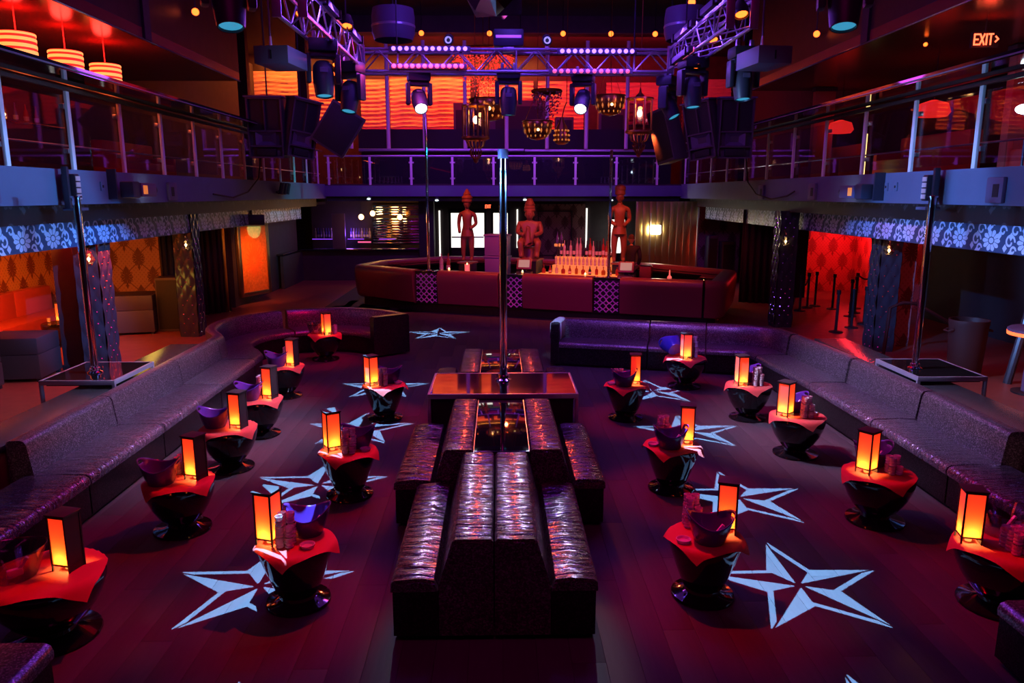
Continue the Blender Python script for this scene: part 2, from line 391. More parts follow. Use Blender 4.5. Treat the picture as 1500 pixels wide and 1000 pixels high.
def extrude_path(bm, path, prof, caps=True):
    """Sweep a closed profile [(d, z)] along ground points; d runs to the left of travel, mitred at the bends."""
    P = [Vector((p[0], p[1])) for p in path]; rows = []
    for i, p in enumerate(P):
        n = Vector((0, 0)); t1 = t2 = None
        if i > 0: t1 = (P[i] - P[i - 1]).normalized()
        if i < len(P) - 1: t2 = (P[i + 1] - P[i]).normalized()
        t1 = t1 or t2; t2 = t2 or t1
        n1 = Vector((-t1.y, t1.x)); n2 = Vector((-t2.y, t2.x)); n = (n1 + n2).normalized(); k = 1.0 / max(0.35, n.dot(n1))
        rows.append([bm.verts.new((p.x + n.x * d * k, p.y + n.y * d * k, z)) for d, z in prof])
    m = len(prof)
    for a, b in zip(rows, rows[1:]):
        for j in range(m): bm.faces.new((a[j], b[j], b[(j + 1) % m], a[(j + 1) % m]))
    if caps:
        bm.faces.new(rows[0]); bm.faces.new(rows[-1][::-1])
    return bm
def prism(bm, poly, z0, z1):
    a = [bm.verts.new((x, y, z0)) for x, y in poly]; b = [bm.verts.new((x, y, z1)) for x, y in poly]; n = len(poly)
    bm.faces.new(a[::-1]); bm.faces.new(b)
    for k in range(n): bm.faces.new((a[k], a[(k + 1) % n], b[(k + 1) % n], b[k]))
    return bm

def obj(name, bm, m, parent=None, sharp=35, loc=None, rotz=None):
    bmesh.ops.recalc_face_normals(bm, faces=bm.faces)
    me = bpy.data.meshes.new(name); bm.to_mesh(me); bm.free()
    for p in me.polygons: p.use_smooth = True
    me.set_sharp_from_angle(angle=R_(sharp))
    me.materials.append(m)
    o = bpy.data.objects.new(name, me); COL.objects.link(o)
    if parent: o.parent = parent
    if loc: o.location = loc
    if rotz is not None: o.rotation_euler = (0, 0, rotz)
    return o
def put(name, me, parent=None, loc=(0, 0, 0), rot=(0, 0, 0)):
    o = bpy.data.objects.new(name, me); COL.objects.link(o); o.parent = parent; o.location = loc; o.rotation_euler = rot
    return o
def tag(o, label, cat, group=None):
    o['label'] = label; o['category'] = cat
    if group: o['group'] = group
    return o
def thing(name, label, cat, loc=(0, 0, 0), rotz=0.0, group=None):
    o = bpy.data.objects.new(name, None); COL.objects.link(o); o.location = loc; o.rotation_euler = (0, 0, rotz); o.empty_display_size = 0.1
    return tag(o, label, cat, group)
def struct(name, bm, m, parent=None, sharp=35):
    o = obj(name, bm, m, parent, sharp)
    if not parent: o['kind'] = 'structure'
    return o
def kids(o): return [c for c in COL.objects if c.parent == o]
CH = {}
def dup(root, loc, rotz=0.0, label=None, group=None):
    """A copy of a thing with copies of its parts and sub-parts."""
    if root.name not in CH:
        CH[root.name] = [(c, list(c.children)) for c in root.children]
    r = root.copy(); COL.objects.link(r); r.location = loc; r.rotation_euler = (0, 0, rotz)
    if label: r['label'] = label
    if group: r['group'] = group
    for c, gs in CH[root.name]:
        k = c.copy(); COL.objects.link(k); k.parent = r
        for g in gs:
            d = g.copy(); COL.objects.link(d); d.parent = k
    return r

# ================================================================== THE SETTING
LX, RX = -6.2, 6.6                       # balcony fronts
BY = 27.5                                # back balcony front
OLX, ORX = -11.5, 12.0                   # outer side walls
fl = struct('floor', box(nb(), OLX, ORX, -6, 36, -0.12, -0.02), M['subfloor'])
me = None                                # boards of the dance floor, laid along the room
bm = nb(); box(bm, -0.1192, 0.1192, -1.499, 1.499, -0.02, 0.0, 0.0015)
b0 = obj('floor_board', bm, M['board'], fl); me = b0.data
first = True
n = 0
for i in range(42):
    x = -4.9 + i * 0.24
    off = (i * 1.13) % 3.0
    for j in range(7):
        y = 1.2 + off + j * 3.0
        if first: b0.location = (x, y, 0); first = False
        else: put('floor_board', me, fl, (x, y, 0))
        n += 1
struct('floor_side_left', box(nb(), OLX, -5.02, -6, 36, -0.02, 0.0), mat('side_floor_left', (0.30, 0.08, 0.05), 0.4, var=0.3))
struct('floor_side_right', box(nb(), 5.06, ORX, -6, 36, -0.02, 0.0), mat('side_floor_right', (0.22, 0.08, 0.06), 0.4, var=0.3))
struct('floor_back', box(nb(), -5.02, 5.06, 20.6, 36, -0.02, 0.0), M['board'])
struct('floor_front', box(nb(), -5.02, 5.06, -6, 1.3, -0.02, 0.0), M['board'])
struct('ceiling', box(nb(), OLX - 0.3, ORX + 0.3, -6, 36.4, 9.3, 9.5), M['ceiling'])
for k, y in enumerate((6.0, 13.0, 20.0, 28.0)):
    struct('ceiling_beam', box(nb(), LX, RX, y - 0.12, y + 0.12, 8.75, 9.3), M['wall_dark'])
struct('wall_left', box(nb(), OLX - 0.2, OLX, -6, 36, 0, 9.3), M['damask_y'])
struct('wall_right', box(nb(), ORX, ORX + 0.2, -6, 36, 0, 9.3), M['damask_y'])
struct('wall_behind', box(nb(), OLX, ORX, -6.2, -6, 0, 9.3), M['wall_dark'])
# back wall: dark ground floor, fabric hall upstairs
bw = struct('wall_back', box(nb(), OLX, ORX, 33.0, 33.3, 0, 3.4), M['wall_dark'])
struct('wall_back_upper', box(nb(), OLX, ORX, 35.6, 35.8, 3.4, 9.3), M['wall_red'])
struct('floor_upper_back', box(nb(), OLX, ORX, BY + 0.05, 35.8, 3.38, 3.55), M['wall_dark'])
# lit fabric panels on the upper back wall
fab = [(-11.2, -9.0, 5.9, 8.6), (-8.8, -6.75, 5.9, 8.6), (-6.2, -4.9, 5.1, 8.25), (-4.88, -1.25, 5.1, 8.35), (-0.85, 1.6, 6.9, 8.2), (1.8, 3.9, 5.3, 8.2), (4.9, 7.9, 6.3, 8.15), (8.4, 10.6, 5.9, 8.3)]
for (x0, x1, z0, z1) in fab:
    bm = nb(); n = int((z1 - z0) / 0.06); m_ = int((x1 - x0) / 0.22) + 1; g = []
    for i in range(n + 1):
        z = z0 + (z1 - z0) * i / n
        g.append([bm.verts.new((x0 + (x1 - x0) * j / m_, 35.50 - 0.045 * math.sin(i * 2.1 + 0.9 * math.sin(j * 0.8 + x0) + 0.5 * math.sin(j * 2.3)) - 0.02 * math.sin(i * 0.7), z)) for j in range(m_ + 1)])
    for i in range(n):
        for j in range(m_): bm.faces.new((g[i][j], g[i][j + 1], g[i + 1][j + 1], g[i + 1][j]))
    tag(obj('fabric_panel', bm, M['fabric_wall'], None, 80),
        'pleated fabric wall panel lit red and orange, %s' % ('upstairs at far left behind the wide column' if x1 < -8.9 else 'upstairs between the two left columns' if x1 < -6.3 else 'far left of the truss' if x1 < -4.5 else 'behind the left row of stage posts' if x1 < 0 else 'behind the red chandelier' if x1 < 2 else 'behind the lit moving head at right' if x1 < 4.5 else 'behind the tall hanging lantern' if x1 < 8 else 'behind the right speakers'),
        'panel', 'lit fabric panels on the upper back wall')

def balcony(side):
    """One side balcony: slab, fascia, damask band, soffit, upper wall, railing with posts, glass and drink shelf."""
    nm = 'left' if side < 0 else 'right'
    X = LX if side < 0 else RX
    out = OLX if side < 0 else ORX
    def bx(d0, d1, y0, y1, z0, z1, bev=0):       # d measured outward from the balcony front
        a, b = X + side * d0, X + side * d1
        return box(nb(), min(a, b), max(a, b), y0, y1, z0, z1, bev)
    sl = struct('floor_balcony_' + nm, bx(0.12, abs(out - X), -6, BY, 3.2, 3.5), M['matt_black'])
    struct('trim_fascia_' + nm, bx(0, 0.12, -6, BY + (0.6), 3.05, 3.55), M['fascia'])
    struct('trim_recess_' + nm, bx(0.32, 0.5, -6, BY, 2.78, 3.05), M['band_dark'])
    struct('trim_cap_' + nm, bx(0.12, 0.5, -6, BY, 3.04, 3.2), M['matt_black'])
    struct('trim_floral_' + nm, bx(0.66, 0.8, -6, 26.6, 2.36, 2.80), M['band'])
    struct('ceiling_under_balcony_' + nm, bx(0.8, abs(out - X), -6, 33, 2.80, 2.9), M['wall_dark'])
    for k in range(5):                           # cold tubes clipped under the recess
        tag(obj('tube_lamp', tube(nb(), (X + side * 0.52, 5.0 + k * 3.1, 2.80), (X + side * 0.52, 7.9 + k * 3.1, 2.80), 0.014, n=6), M['tube']),
            'thin cold blue tube along the %s balcony underside, number %s from the near end' % (nm, ('one', 'two', 'three', 'four', 'five')[k]), 'lamp', 'tubes under the %s balcony' % nm)
    # soffit over the balcony
    yb = 19.0 if side < 0 else 20.5
    struct('ceiling_balcony_' + nm, bx(0.0, abs(out - X), -6, yb, 5.86, 6.05), M['soffit'])
    struct('trim_soffit_edge_' + nm, tube(nb(), (X - side * 0.01, -5, 5.855), (X - side * 0.01, yb, 5.855), 0.018, n=8), M['brushed'])
    struct('wall_upper_' + nm, bx(0.0, 0.2, -6, yb, 6.05, 9.3), M['wall_red'])
    for y in (4.0, 9.0, 14.0):
        struct('trim_pilaster', bx(-0.05, 0.0, y, y + 0.25, 5.86, 9.3), M['wall_dark'])
    # inner wall of the balcony
    struct('wall_balcony_%s_panel' % nm, bx(3.6, 3.8, -6, 12.2, 3.5, 5.86), M['wall_red'])
    struct('wall_balcony_%s_recess' % nm, bx(4.6, 4.8, 12.2, 35, 3.5, 8.8), M['wall_dark'])
    # railing
    rail = thing('balcony_railing', 'glass railing with white posts along the %s balcony' % nm, 'railing')
    y0, dy, n = (9.94, 1.53, 12) if side < 0 else (10.66, 1.66, 11)
    ys = [y0 + dy * k for k in range(-3, n)]
    for y in ys:
        p = obj('post', bx(0.03, 0.075, y - 0.04, y + 0.04, 3.52, 4.66, 0.006), M['white_metal'], rail)
        for z in (3.82, 4.45):
            obj('clamp', bx(0.07, 0.14, y - 0.07, y + 0.07, z - 0.035, z + 0.035, 0.008), M['brushed'], p)
    for a, b in zip(ys, ys[1:]):
        obj('glass_panel', bx(0.095, 0.107, a + 0.03, b - 0.03, 3.62, 4.6), M['glass'], rail)
    obj('top_rail', bx(0.02, 0.09, ys[0], BY, 4.66, 4.72, 0.01), M['black_plastic'], rail)
    obj('lower_rail', tube(nb(), (X + side * 0.16, ys[0], 3.9), (X + side * 0.16, BY, 3.9), 0.016, n=6), M['brushed'], rail)
    sh = thing('drink_shelf', 'glossy black drink shelf with a purple edge over the %s railing' % nm, 'shelf')
    obj('shelf_board', bx(-0.72, 0.06, ys[0], 24.0, 4.74, 4.80), M['gloss_black'], sh)
    obj('edge_strip', bx(-0.75, -0.72, ys[0], 24.0, 4.735, 4.81), M['gloss_black'], sh)
    obj('edge_tube', tube(nb(), (X - side * 0.76, ys[0], 4.76), (X - side * 0.76, 24.0, 4.76), 0.011, n=6), M['alu'], sh)
    return X
balcony(-1); balcony(1)

# back balcony
struct('trim_fascia_back', box(nb(), LX, RX, BY, BY + 0.12, 3.12, 3.5), M['fascia'])
struct('trim_fascia_back_lower', box(nb(), LX, RX, BY + 0.25, BY + 0.4, 2.95, 3.05), M['fascia'])
struct('ceiling_under_balcony_back', box(nb(), LX - 0.6, RX + 0.6, BY + 0.2, 33, 3.05, 3.2), M['wall_dark'])
rail = thing('balcony_railing', 'glass railing with glowing purple posts across the back balcony', 'railing')
for k in range(9):
    x = -6.05 + k * 1.47 - (0.0 if k else 0)
    p = obj('post', box(nb(), x - 0.04, x + 0.04, BY + 0.03, BY + 0.08, 3.52, 4.5, 0.006), M['white_metal'], rail)
    for z in (3.75, 4.3): obj('clamp', box(nb(), x - 0.09, x + 0.09, BY + 0.08, BY + 0.14, z - 0.03, z + 0.03, 0.008), M['brushed'], p)
    if k < 8: obj('glass_panel', box(nb(), x + 0.05, x + 1.42, BY + 0.1, BY + 0.112, 3.58, 4.47), M['glass'], rail)
obj('top_rail', box(nb(), LX, RX, BY + 0.02, BY + 0.1, 4.5, 4.56, 0.01), M['alu'], rail)
# stage edge behind the back balcony with violet posts
st = thing('stage_rail', 'raised stage front with tall violet posts behind the back balcony', 'stage')
obj('edge', box(nb(), -5.4, 1.0, 30.0, 30.25, 4.83, 4.93, 0.02), M['alu'], st)
obj('edge', box(nb(), 1.05, 6.9, 30.4, 30.6, 4.83, 4.93, 0.02), M['alu'], st)
obj('front', box(nb(), -5.4, 6.9, 30.65, 30.8, 3.55, 4.82), M['matt_black'], st)
obj('counter', box(nb(), -5.6, 7.0, 31.2, 31.6, 4.85, 5.75), M['matt_black'], st)
for px in (-5.68, -4.24, -2.84, -1.27, 0.33, 1.90, 3.42, 4.98):
    obj('post', tube(nb(), (px, 30.1, 4.93), (px, 30.1, 8.9), 0.075, n=12), M['white_metal'], st)
for (x0, x1, z0, z1, y, lab) in ((-0.35, 2.05, 5.4, 6.95, 31.9, 'dark stage wall panel behind the hanging bowls'), (-1.85, -0.9, 5.0, 6.9, 32.4, 'dark loudspeaker block left of the bowl lanterns'), (4.1, 5.2, 5.0, 6.6, 31.7, 'low black speaker cabinet on the upstairs stage at right'), (2.35, 3.1, 5.5, 6.3, 31.9, 'narrow dark cabinet behind the bright moving head')):
    c = thing('stage_cabinet', lab, 'cabinet', ((x0 + x1) / 2, y, z0 if z0 > 5.3 else z0))
    hw = (x1 - x0) / 2
    obj('body', box(nb(), -hw, hw, 0, 0.5, 0, z1 - z0, 0.02), M['speaker'], c)
    obj('grille', box(nb(), -hw * 0.8, hw * 0.8, -0.015, 0.0, (z1 - z0) * 0.15, (z1 - z0) * 0.85), M['matt_black'], c)
    obj('stand', box(nb(), -hw * 0.3, hw * 0.3, 0.1, 0.4, 3.55 - z0, 0.0), M['matt_black'], c)
# upper columns of the back hall
for x, y in ((-8.35, 26.0), (-6.95, 28.2), (8.4, 26.5), (7.3, 30.0)):
    struct('column', box(nb(), x - 0.16, x + 0.16, y - 0.16, y + 0.16, 3.5, 9.3), M['wall_red'])
# low wall and ledge behind the side sofas
for side, nm in ((-1, 'left'), (1, 'right')):
    a, b = ((-5.42, -4.92) if side < 0 else (5.46, 5.96))
    y1 = 12.3 if side < 0 else 12.6
    struct('wall_ledge_' + nm, box(nb(), a, b, -1, y1, 0, 0.70), M['ledge_lit_yellow'])
    struct('trim_ledge_' + nm, box(nb(), a - 0.02, b + 0.02, -1, y1 + 0.02, 0.70, 0.76, 0.01), M['ledge'])

# ================================================================== SOFAS
def rounded(pts): return pts
def sofa(label, path, back=True, depth=0.80, seat_d=0.58, ends=(0, 0), group='sofa sections around the dance floor', name='sofa_section', wr=True, ztop=0.82):
    """Seat sections: path is the front edge on the floor, walked so that the backrest lies on its left. Seat, base and backrest are parts."""
    c = Vector((sum(p[0] for p in path) / len(path), sum(p[1] for p in path) / len(path), 0))
    t = Vector((path[-1][0] - path[0][0], path[-1][1] - path[0][1])); ang = math.atan2(t.y, t.x) - PI / 2
    root = thing(name, label, 'sofa', c, ang, group)
    ca, sa = math.cos(-ang), math.sin(-ang)
    lp = [((p[0] - c.x) * ca - (p[1] - c.y) * sa, (p[0] - c.x) * sa + (p[1] - c.y) * ca) for p in path]
    g = 0.013                                                       # a seam between neighbours
    def trim(q, a):
        q = list(q)
        for i, j in ((0, 1), (-1, -2)):
            d = Vector((q[j][0] - q[i][0], q[j][1] - q[i][1])).normalized() * a
            q[i] = (q[i][0] + d.x, q[i][1] + d.y)
        return q
    lp = trim(lp, g)
    D = depth if back else seat_d + 0.1
    base = [(0.02, 0.05), (0.02, 0.36), (D - 0.03, 0.36), (D - 0.03, 0.05)]
    if back:
        seat = [(0.0, 0.365), (-0.004, 0.41), (0.012, 0.45), (0.05, 0.468), (seat_d * 0.5, 0.474), (seat_d, 0.46), (seat_d + 0.02, 0.365)]
    else:
        seat = [(0.0, 0.365), (-0.004, 0.41), (0.012, 0.45), (0.05, 0.468), (D * 0.5, 0.478), (D - 0.05, 0.468), (D - 0.012, 0.45), (D, 0.41), (D, 0.365)]
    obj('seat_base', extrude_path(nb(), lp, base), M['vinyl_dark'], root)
    obj('plinth', extrude_path(nb(), lp, [(0.07, 0.0), (0.07, 0.06), (D - 0.08, 0.06), (D - 0.08, 0.0)]), M['matt_black'], root)
    obj('seat_cushion', extrude_path(nb(), lp, seat), M['vinyl_seat'] if wr else M['vinyl'], root, sharp=50)
    if back:
        bk = [(seat_d + 0.021, 0.365), (seat_d - 0.02, 0.47), (seat_d + 0.02, ztop - 0.05), (seat_d + 0.045, ztop - 0.012), (seat_d + 0.08, ztop), (D - 0.05, ztop), (D - 0.012, ztop - 0.015), (D, ztop - 0.06), (D, 0.06), (seat_d + 0.05, 0.06), (seat_d + 0.05, 0.365)]
        obj('backrest', extrude_path(nb(), lp, bk), M['vinyl'], root, sharp=50)
    for e in (0, 1):
        if ends[e]:                                                 # an arm closing this end, as tall as the back
            q = Vector(lp[0] if e == 0 else lp[-1]); r = Vector(lp[1] if e == 0 else lp[-2]); d = (q - r).normalized() * 0.16
            pp = [(q.x, q.y), (q.x + d.x, q.y + d.y)]
            if e == 0: pp = pp[::-1]
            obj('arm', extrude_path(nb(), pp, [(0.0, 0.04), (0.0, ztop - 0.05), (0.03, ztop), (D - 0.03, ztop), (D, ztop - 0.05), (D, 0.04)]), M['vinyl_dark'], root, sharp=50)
    return root
SX = -4.06
sofa('magenta-lit backless seat at the near end of the left sofa', [(SX, 5.45), (SX, 7.13)], back=False)
sofa('first high-backed section of the left sofa, beside the backless seat', [(SX, 7.13), (SX, 8.82)])
sofa('middle section of the left sofa with deep pulled wrinkles', [(SX, 8.82), (SX - 0.02, 10.80)])
sofa('last straight section of the left sofa, before the curve', [(SX - 0.02, 10.80), (SX - 0.05, 12.46)], wr=False)
cx, cy, rr = -3.5, 14.12, 1.13
def arc(a0, a1, n): return [(cx + rr * math.cos(R_(a0 + (a1 - a0) * k / n)), cy + rr * math.sin(R_(a0 + (a1 - a0) * k / n))) for k in range(n + 1)]
sofa('curved booth section joining the straight left sofa', [(SX - 0.05, 12.46), (-4.13, 12.95)] + arc(222, 124, 12), wr=False, ends=(0, 0))
sofa('rounded end of the curved booth, with a closed arm', arc(124, 33, 12), wr=False, ends=(0, 1))
# right run: walked towards the camera so that the back lies outside
RXf = 4.60
sofa('magenta-lit backless seat at the near end of the right sofa', [(RXf, 7.24), (RXf, 5.55)], back=False)
sofa('first high-backed section of the right sofa, beside the backless seat', [(RXf + 0.01, 8.86), (RXf, 7.24)])
sofa('second high-backed section of the right sofa, by the right pole platform', [(RXf - 0.02, 10.70), (RXf + 0.01, 8.86)])
sofa('third section of the right sofa, next to the corner seat', [(4.44, 12.62), (RXf - 0.02, 10.70)], wr=False)
sofa('corner seat where the right sofa turns toward the bar', [(3.72, 13.17), (4.28, 13.02), (4.40, 12.90), (4.44, 12.62)], wr=False)
sofa('violet-lit straight sofa section beside the corner seat', [(2.72, 13.44), (3.72, 13.17)], wr=False)
sofa('violet-lit end section of the back sofa with a closed arm', [(1.12, 13.86), (2.72, 13.44)], wr=False, ends=(1, 0))
# towel over the arm of that end
bm = nb()
d = Vector((1.60, -0.42)).normalized(); nn = Vector((-d.y, d.x)); a = Vector((1.12, 13.86))
rows = []
for u in (-0.175, -0.165, -0.10, -0.03, 0.012, 0.018):
    z = {-0.175: 0.52, -0.165: 0.80, -0.10: 0.832, -0.03: 0.832, 0.012: 0.81, 0.018: 0.50}[u]
    rows.append([bm.verts.new((a.x + d.x * u + nn.x * (0.10 + 0.12 * k), a.y + d.y * u + nn.y * (0.10 + 0.12 * k), z + 0.006 * math.sin(k * 2.2))) for k in range(6)])
for r0, r1 in zip(rows, rows[1:]):
    for k in range(5): bm.faces.new((r0[k], r0[k + 1], r1[k + 1], r1[k]))
o = obj('towel', bm, M['towel']); tag(o, 'pale blue towel draped over the arm of the back sofa', 'towel')
mo = o.modifiers.new('thickness', 'SOLIDIFY'); mo.thickness = 0.012; mo.offset = 1
# two low seats cut by the lower corners of the view
sofa('corner of a glittery seat by the table with the large clear bucket', [(-2.72, 2.4), (-2.78, 4.28)], back=False, name='ottoman', group=None, wr=False, seat_d=0.9)
sofa('glittery seat corner in front of the table at the lower right', [(3.42, 4.66), (3.44, 2.6)], back=False, name='ottoman', group=None, wr=False, seat_d=0.9)

# ================================================================== ISLAND OF SEATS
def island_bench(label, x_out, x_back0, x_back1, y0, y1):
    """A bench of the island: seat on the outer side, raised sloping backrest on the inner side."""
    s = 1 if x_out > x_back1 else -1
    cxm = (x_out + x_back1) / 2
    r = thing('island_bench', label, 'bench', (cxm, (y0 + y1) / 2, 0), 0, 'benches of the central island')
    L = (y1 - y0) / 2 - 0.006
    def xs(x): return x - cxm
    def ext(name, prof, m, sharp=50):
        bm = nb(); a = [bm.verts.new((xs(x), -L, z)) for x, z in prof]; b = [bm.verts.new((xs(x), L, z)) for x, z in prof]; n = len(prof)
        bm.faces.new(a); bm.faces.new(b[::-1])
        for k in range(n): bm.faces.new((a[k], b[k], b[(k + 1) % n], a[(k + 1) % n]))
        es = [e for e in bm.edges if abs(e.verts[0].co.y - e.verts[1].co.y) < 1e-6 and e.verts[0].co.z > 0.40 and e.verts[1].co.z > 0.40]
        bmesh.ops.bevel(bm, geom=es, offset=0.02, segments=2, affect='EDGES')
        return obj(name, bm, m, r, sharp)
    ib = x_back0; slope = ib + s * 0.11
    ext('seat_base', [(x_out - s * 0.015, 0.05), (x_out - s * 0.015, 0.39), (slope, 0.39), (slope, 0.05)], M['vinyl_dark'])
    ext('seat_cushion', [(x_out, 0.395), (x_out, 0.45), (x_out - s * 0.03, 0.475), (x_out - s * 0.2, 0.49), (slope + s * 0.03, 0.475), (slope - s * 0.0, 0.395)], M['vinyl_island'])
    ext('backrest', [(x_back1, 0.05), (x_back1, 0.77), (x_back1 + s * 0.02, 0.79), (ib - s * 0.02, 0.79), (ib + s * 0.005, 0.77), (slope - s * 0.005, 0.43), (slope - s * 0.005, 0.05)], M['vinyl_island'])
    bm = nb()
    for yy in (-L + 0.12, L - 0.12):
        for xx in (xs(x_out) - s * 0.1, xs(x_back1) + s * 0.08): box(bm, xx - 0.05, xx + 0.05, yy - 0.05, yy + 0.05, 0.0, 0.055)
    obj('foot', bm, M['matt_black'], r)
    return r
island_bench('near left bench of the central island', -0.785, -0.335, -0.045, 4.95, 6.84)
island_bench('near right bench of the central island', 0.71, 0.265, -0.035, 4.95, 6.84)
island_bench('left bench of the island just before the pole stage', -1.02, -0.53, -0.255, 6.86, 8.74)
island_bench('right bench of the island just before the pole stage', 1.03, 0.60, 0.30, 6.86, 8.74)
island_bench('left bench of the island beyond the pole stage', -0.97, -0.54, -0.27, 10.1, 11.72)
island_bench('right bench of the island beyond the pole stage', 1.05, 0.62, 0.33, 10.1, 11.72)
def gloss_top(label, x0, x1, y0, y1):
    r = thing('island_table', label, 'table', ((x0 + x1) / 2, (y0 + y1) / 2, 0), 0, 'glossy tables between the island backs')
    hx, hy = (x1 - x0) / 2 - 0.004, (y1 - y0) / 2
    obj('table_top', box(nb(), -hx, hx, -hy, hy, 0.735, 0.775, 0.006), M['gloss_black'], r)
    obj('base', box(nb(), -hx + 0.03, hx - 0.03, -hy + 0.03, hy - 0.02, 0, 0.735), M['matt_black'], r)
    for e, m in ((-hx, 'brushed'), (hx, 'brushed')):
        obj('trim_strip', box(nb(), e - 0.003, e + 0.003, -hy, hy, 0.765, 0.779), M[m], r)
gloss_top('glossy black table top between the near island backs', -0.25, 0.295, 6.88, 8.72)
gloss_top('glossy black table top between the island backs beyond the stage', -0.265, 0.325, 10.12, 11.7)

# ================================================================== POLE STAGES
def stage(label, x0, x1, y0, y1, z, px, py, ptop, pr, pole_label, collar=True, leg_z=0.0):
    r = thing('pole_stage', label, 'stage', ((x0 + x1) / 2, (y0 + y1) / 2, 0), 0, 'small stages with dance poles')
    hx, hy = (x1 - x0) / 2, (y1 - y0) / 2; f = 0.03
    obj('deck', box(nb(), -hx + f, hx - f, -hy + f, hy - f, z - 0.05, z - 0.004), M['gloss_black'], r)
    for (a, b, c, d) in ((-hx, hx, -hy, -hy + f), (-hx, hx, hy - f, hy), (-hx, -hx + f, -hy + f, hy - f), (hx - f, hx, -hy + f, hy - f)):
        obj('edge_rail', box(nb(), a, b, c, d, z - 0.06, z, 0.005), M['alu'], r)
    for sx in (-1, 1):
        for sy in (-1, 1):
            lz = 0.0 if sx * px > 0 and abs(px) > 1 else leg_z
            obj('leg', box(nb(), sx * (hx - 0.02) - 0.02, sx * (hx - 0.02) + 0.02, sy * (hy - 0.02) - 0.02, sy * (hy - 0.02) + 0.02, lz, z - 0.06, 0.004), M['alu'], r)
    obj('skirt', box(nb(), -hx + 0.06, hx - 0.06, -hy + 0.06, hy - 0.06, leg_z + 0.02, z - 0.06), M['matt_black'], r)
    p = thing('dance_pole', pole_label, 'pole', (px, py, z - 0.004), 0, 'chrome dance poles')
    H = ptop - z
    obj('shaft', tube(nb(), (0, 0, 0.02), (0, 0, H), pr, n=18), M['chrome'], p)
    obj('flange', lathe(nb(), [(0, 0), (pr * 2.1, 0), (pr * 2.1, 0.012), (pr * 1.4, 0.03), (pr * 1.35, 0.07), (pr, 0.075), (0, 0.075)], 18), M['chrome'], p)
    if collar: obj('collar', tube(nb(), (0, 0, H - 0.10), (0, 0, H + 0.012), pr * 1.32, n=18), M['grey_box'], p)
    else: obj('cap', lathe(nb(), [(0, H), (pr * 1.5, H), (pr * 1.5, H + 0.02), (0, H + 0.03)], 14), M['chrome'], p)
    return r
stage('black pole stage with a metal rim, in the middle of the island', -0.88, 0.98, 8.93, 10.06, 0.79, 0.06, 9.66, 3.74, 0.05, 'tall chrome pole standing on the island stage')
stage('black pole stage with a pale rim behind the left sofa', -5.86, -4.90, 9.38, 10.50, 0.87, -5.38, 9.84, 3.16, 0.045, 'chrome pole on the stage behind the left sofa', False, 0.765)
stage('black pole stage with a pale rim behind the right sofa', 5.44, 6.36, 9.38, 10.50, 0.87, 5.68, 9.90, 3.16, 0.045, 'chrome pole on the stage behind the right sofa', False, 0.765)

# ================================================================== COCKTAIL TABLES
def table_proto():
    t = thing('cocktail_table', 'x', 'table', (0, 0, 0), 0, 'black goblet tables')
    obj('pedestal', lathe(nb(), [(0, 0.0), (0.245, 0.0), (0.255, 0.012), (0.25, 0.026), (0.17, 0.04), (0.125, 0.06), (0.12, 0.085), (0.15, 0.11)], 28), M['table_black'], t)
    obj('bowl_body', lathe(nb(), [(0.15, 0.11), (0.20, 0.17), (0.25, 0.26), (0.287, 0.36), (0.303, 0.43), (0.303, 0.475), (0.295, 0.498), (0.27, 0.505)], 28), M['table_black'], t)
    obj('table_top', lathe(nb(), [(0.27, 0.503), (0.15, 0.5035), (0, 0.504)], 28), M['table_black'], t)
    return t
def cone_proto():
    t = thing('cocktail_table', 'x', 'table', (0, 0, 0), 0, 'black goblet tables')
    obj('pedestal', lathe(nb(), [(0, 0.0), (0.245, 0.0), (0.255, 0.012), (0.25, 0.026), (0.19, 0.04), (0.15, 0.06), (0.145, 0.085), (0.165, 0.11)], 28), M['table_black'], t)
    obj('bowl_body', lathe(nb(), [(0.165, 0.11), (0.195, 0.18), (0.232, 0.28), (0.268, 0.39), (0.292, 0.46), (0.298, 0.49), (0.285, 0.503), (0.27, 0.505)], 28), M['table_black'], t)
    obj('table_top', lathe(nb(), [(0.27, 0.503), (0.15, 0.5035), (0, 0.504)], 28), M['table_black'], t)
    return t
def cloth_mesh(half, R, top, rot, drop):
    bm = nb(); n = 16; g = []
    for i in range(n + 1):
        row = []
        for j in range(n + 1):
            x = (i / n * 2 - 1) * half; y = (j / n * 2 - 1) * half; r = math.hypot(x, y); z = top + 0.003
            if r > R:
                e = r - R; k = (R + e * (1 - drop)) / r; z -= e * drop * 1.05 ; x *= k; y *= k
                z += 0.012 * math.sin(8 * math.atan2(y, x)) * min(1, e / 0.08)
            row.append(bm.verts.new((x, y, z)))
        g.append(row)
    for i in range(n):
        for j in range(n): bm.faces.new((g[i][j], g[i + 1][j], g[i + 1][j + 1], g[i][j + 1]))
    return bm
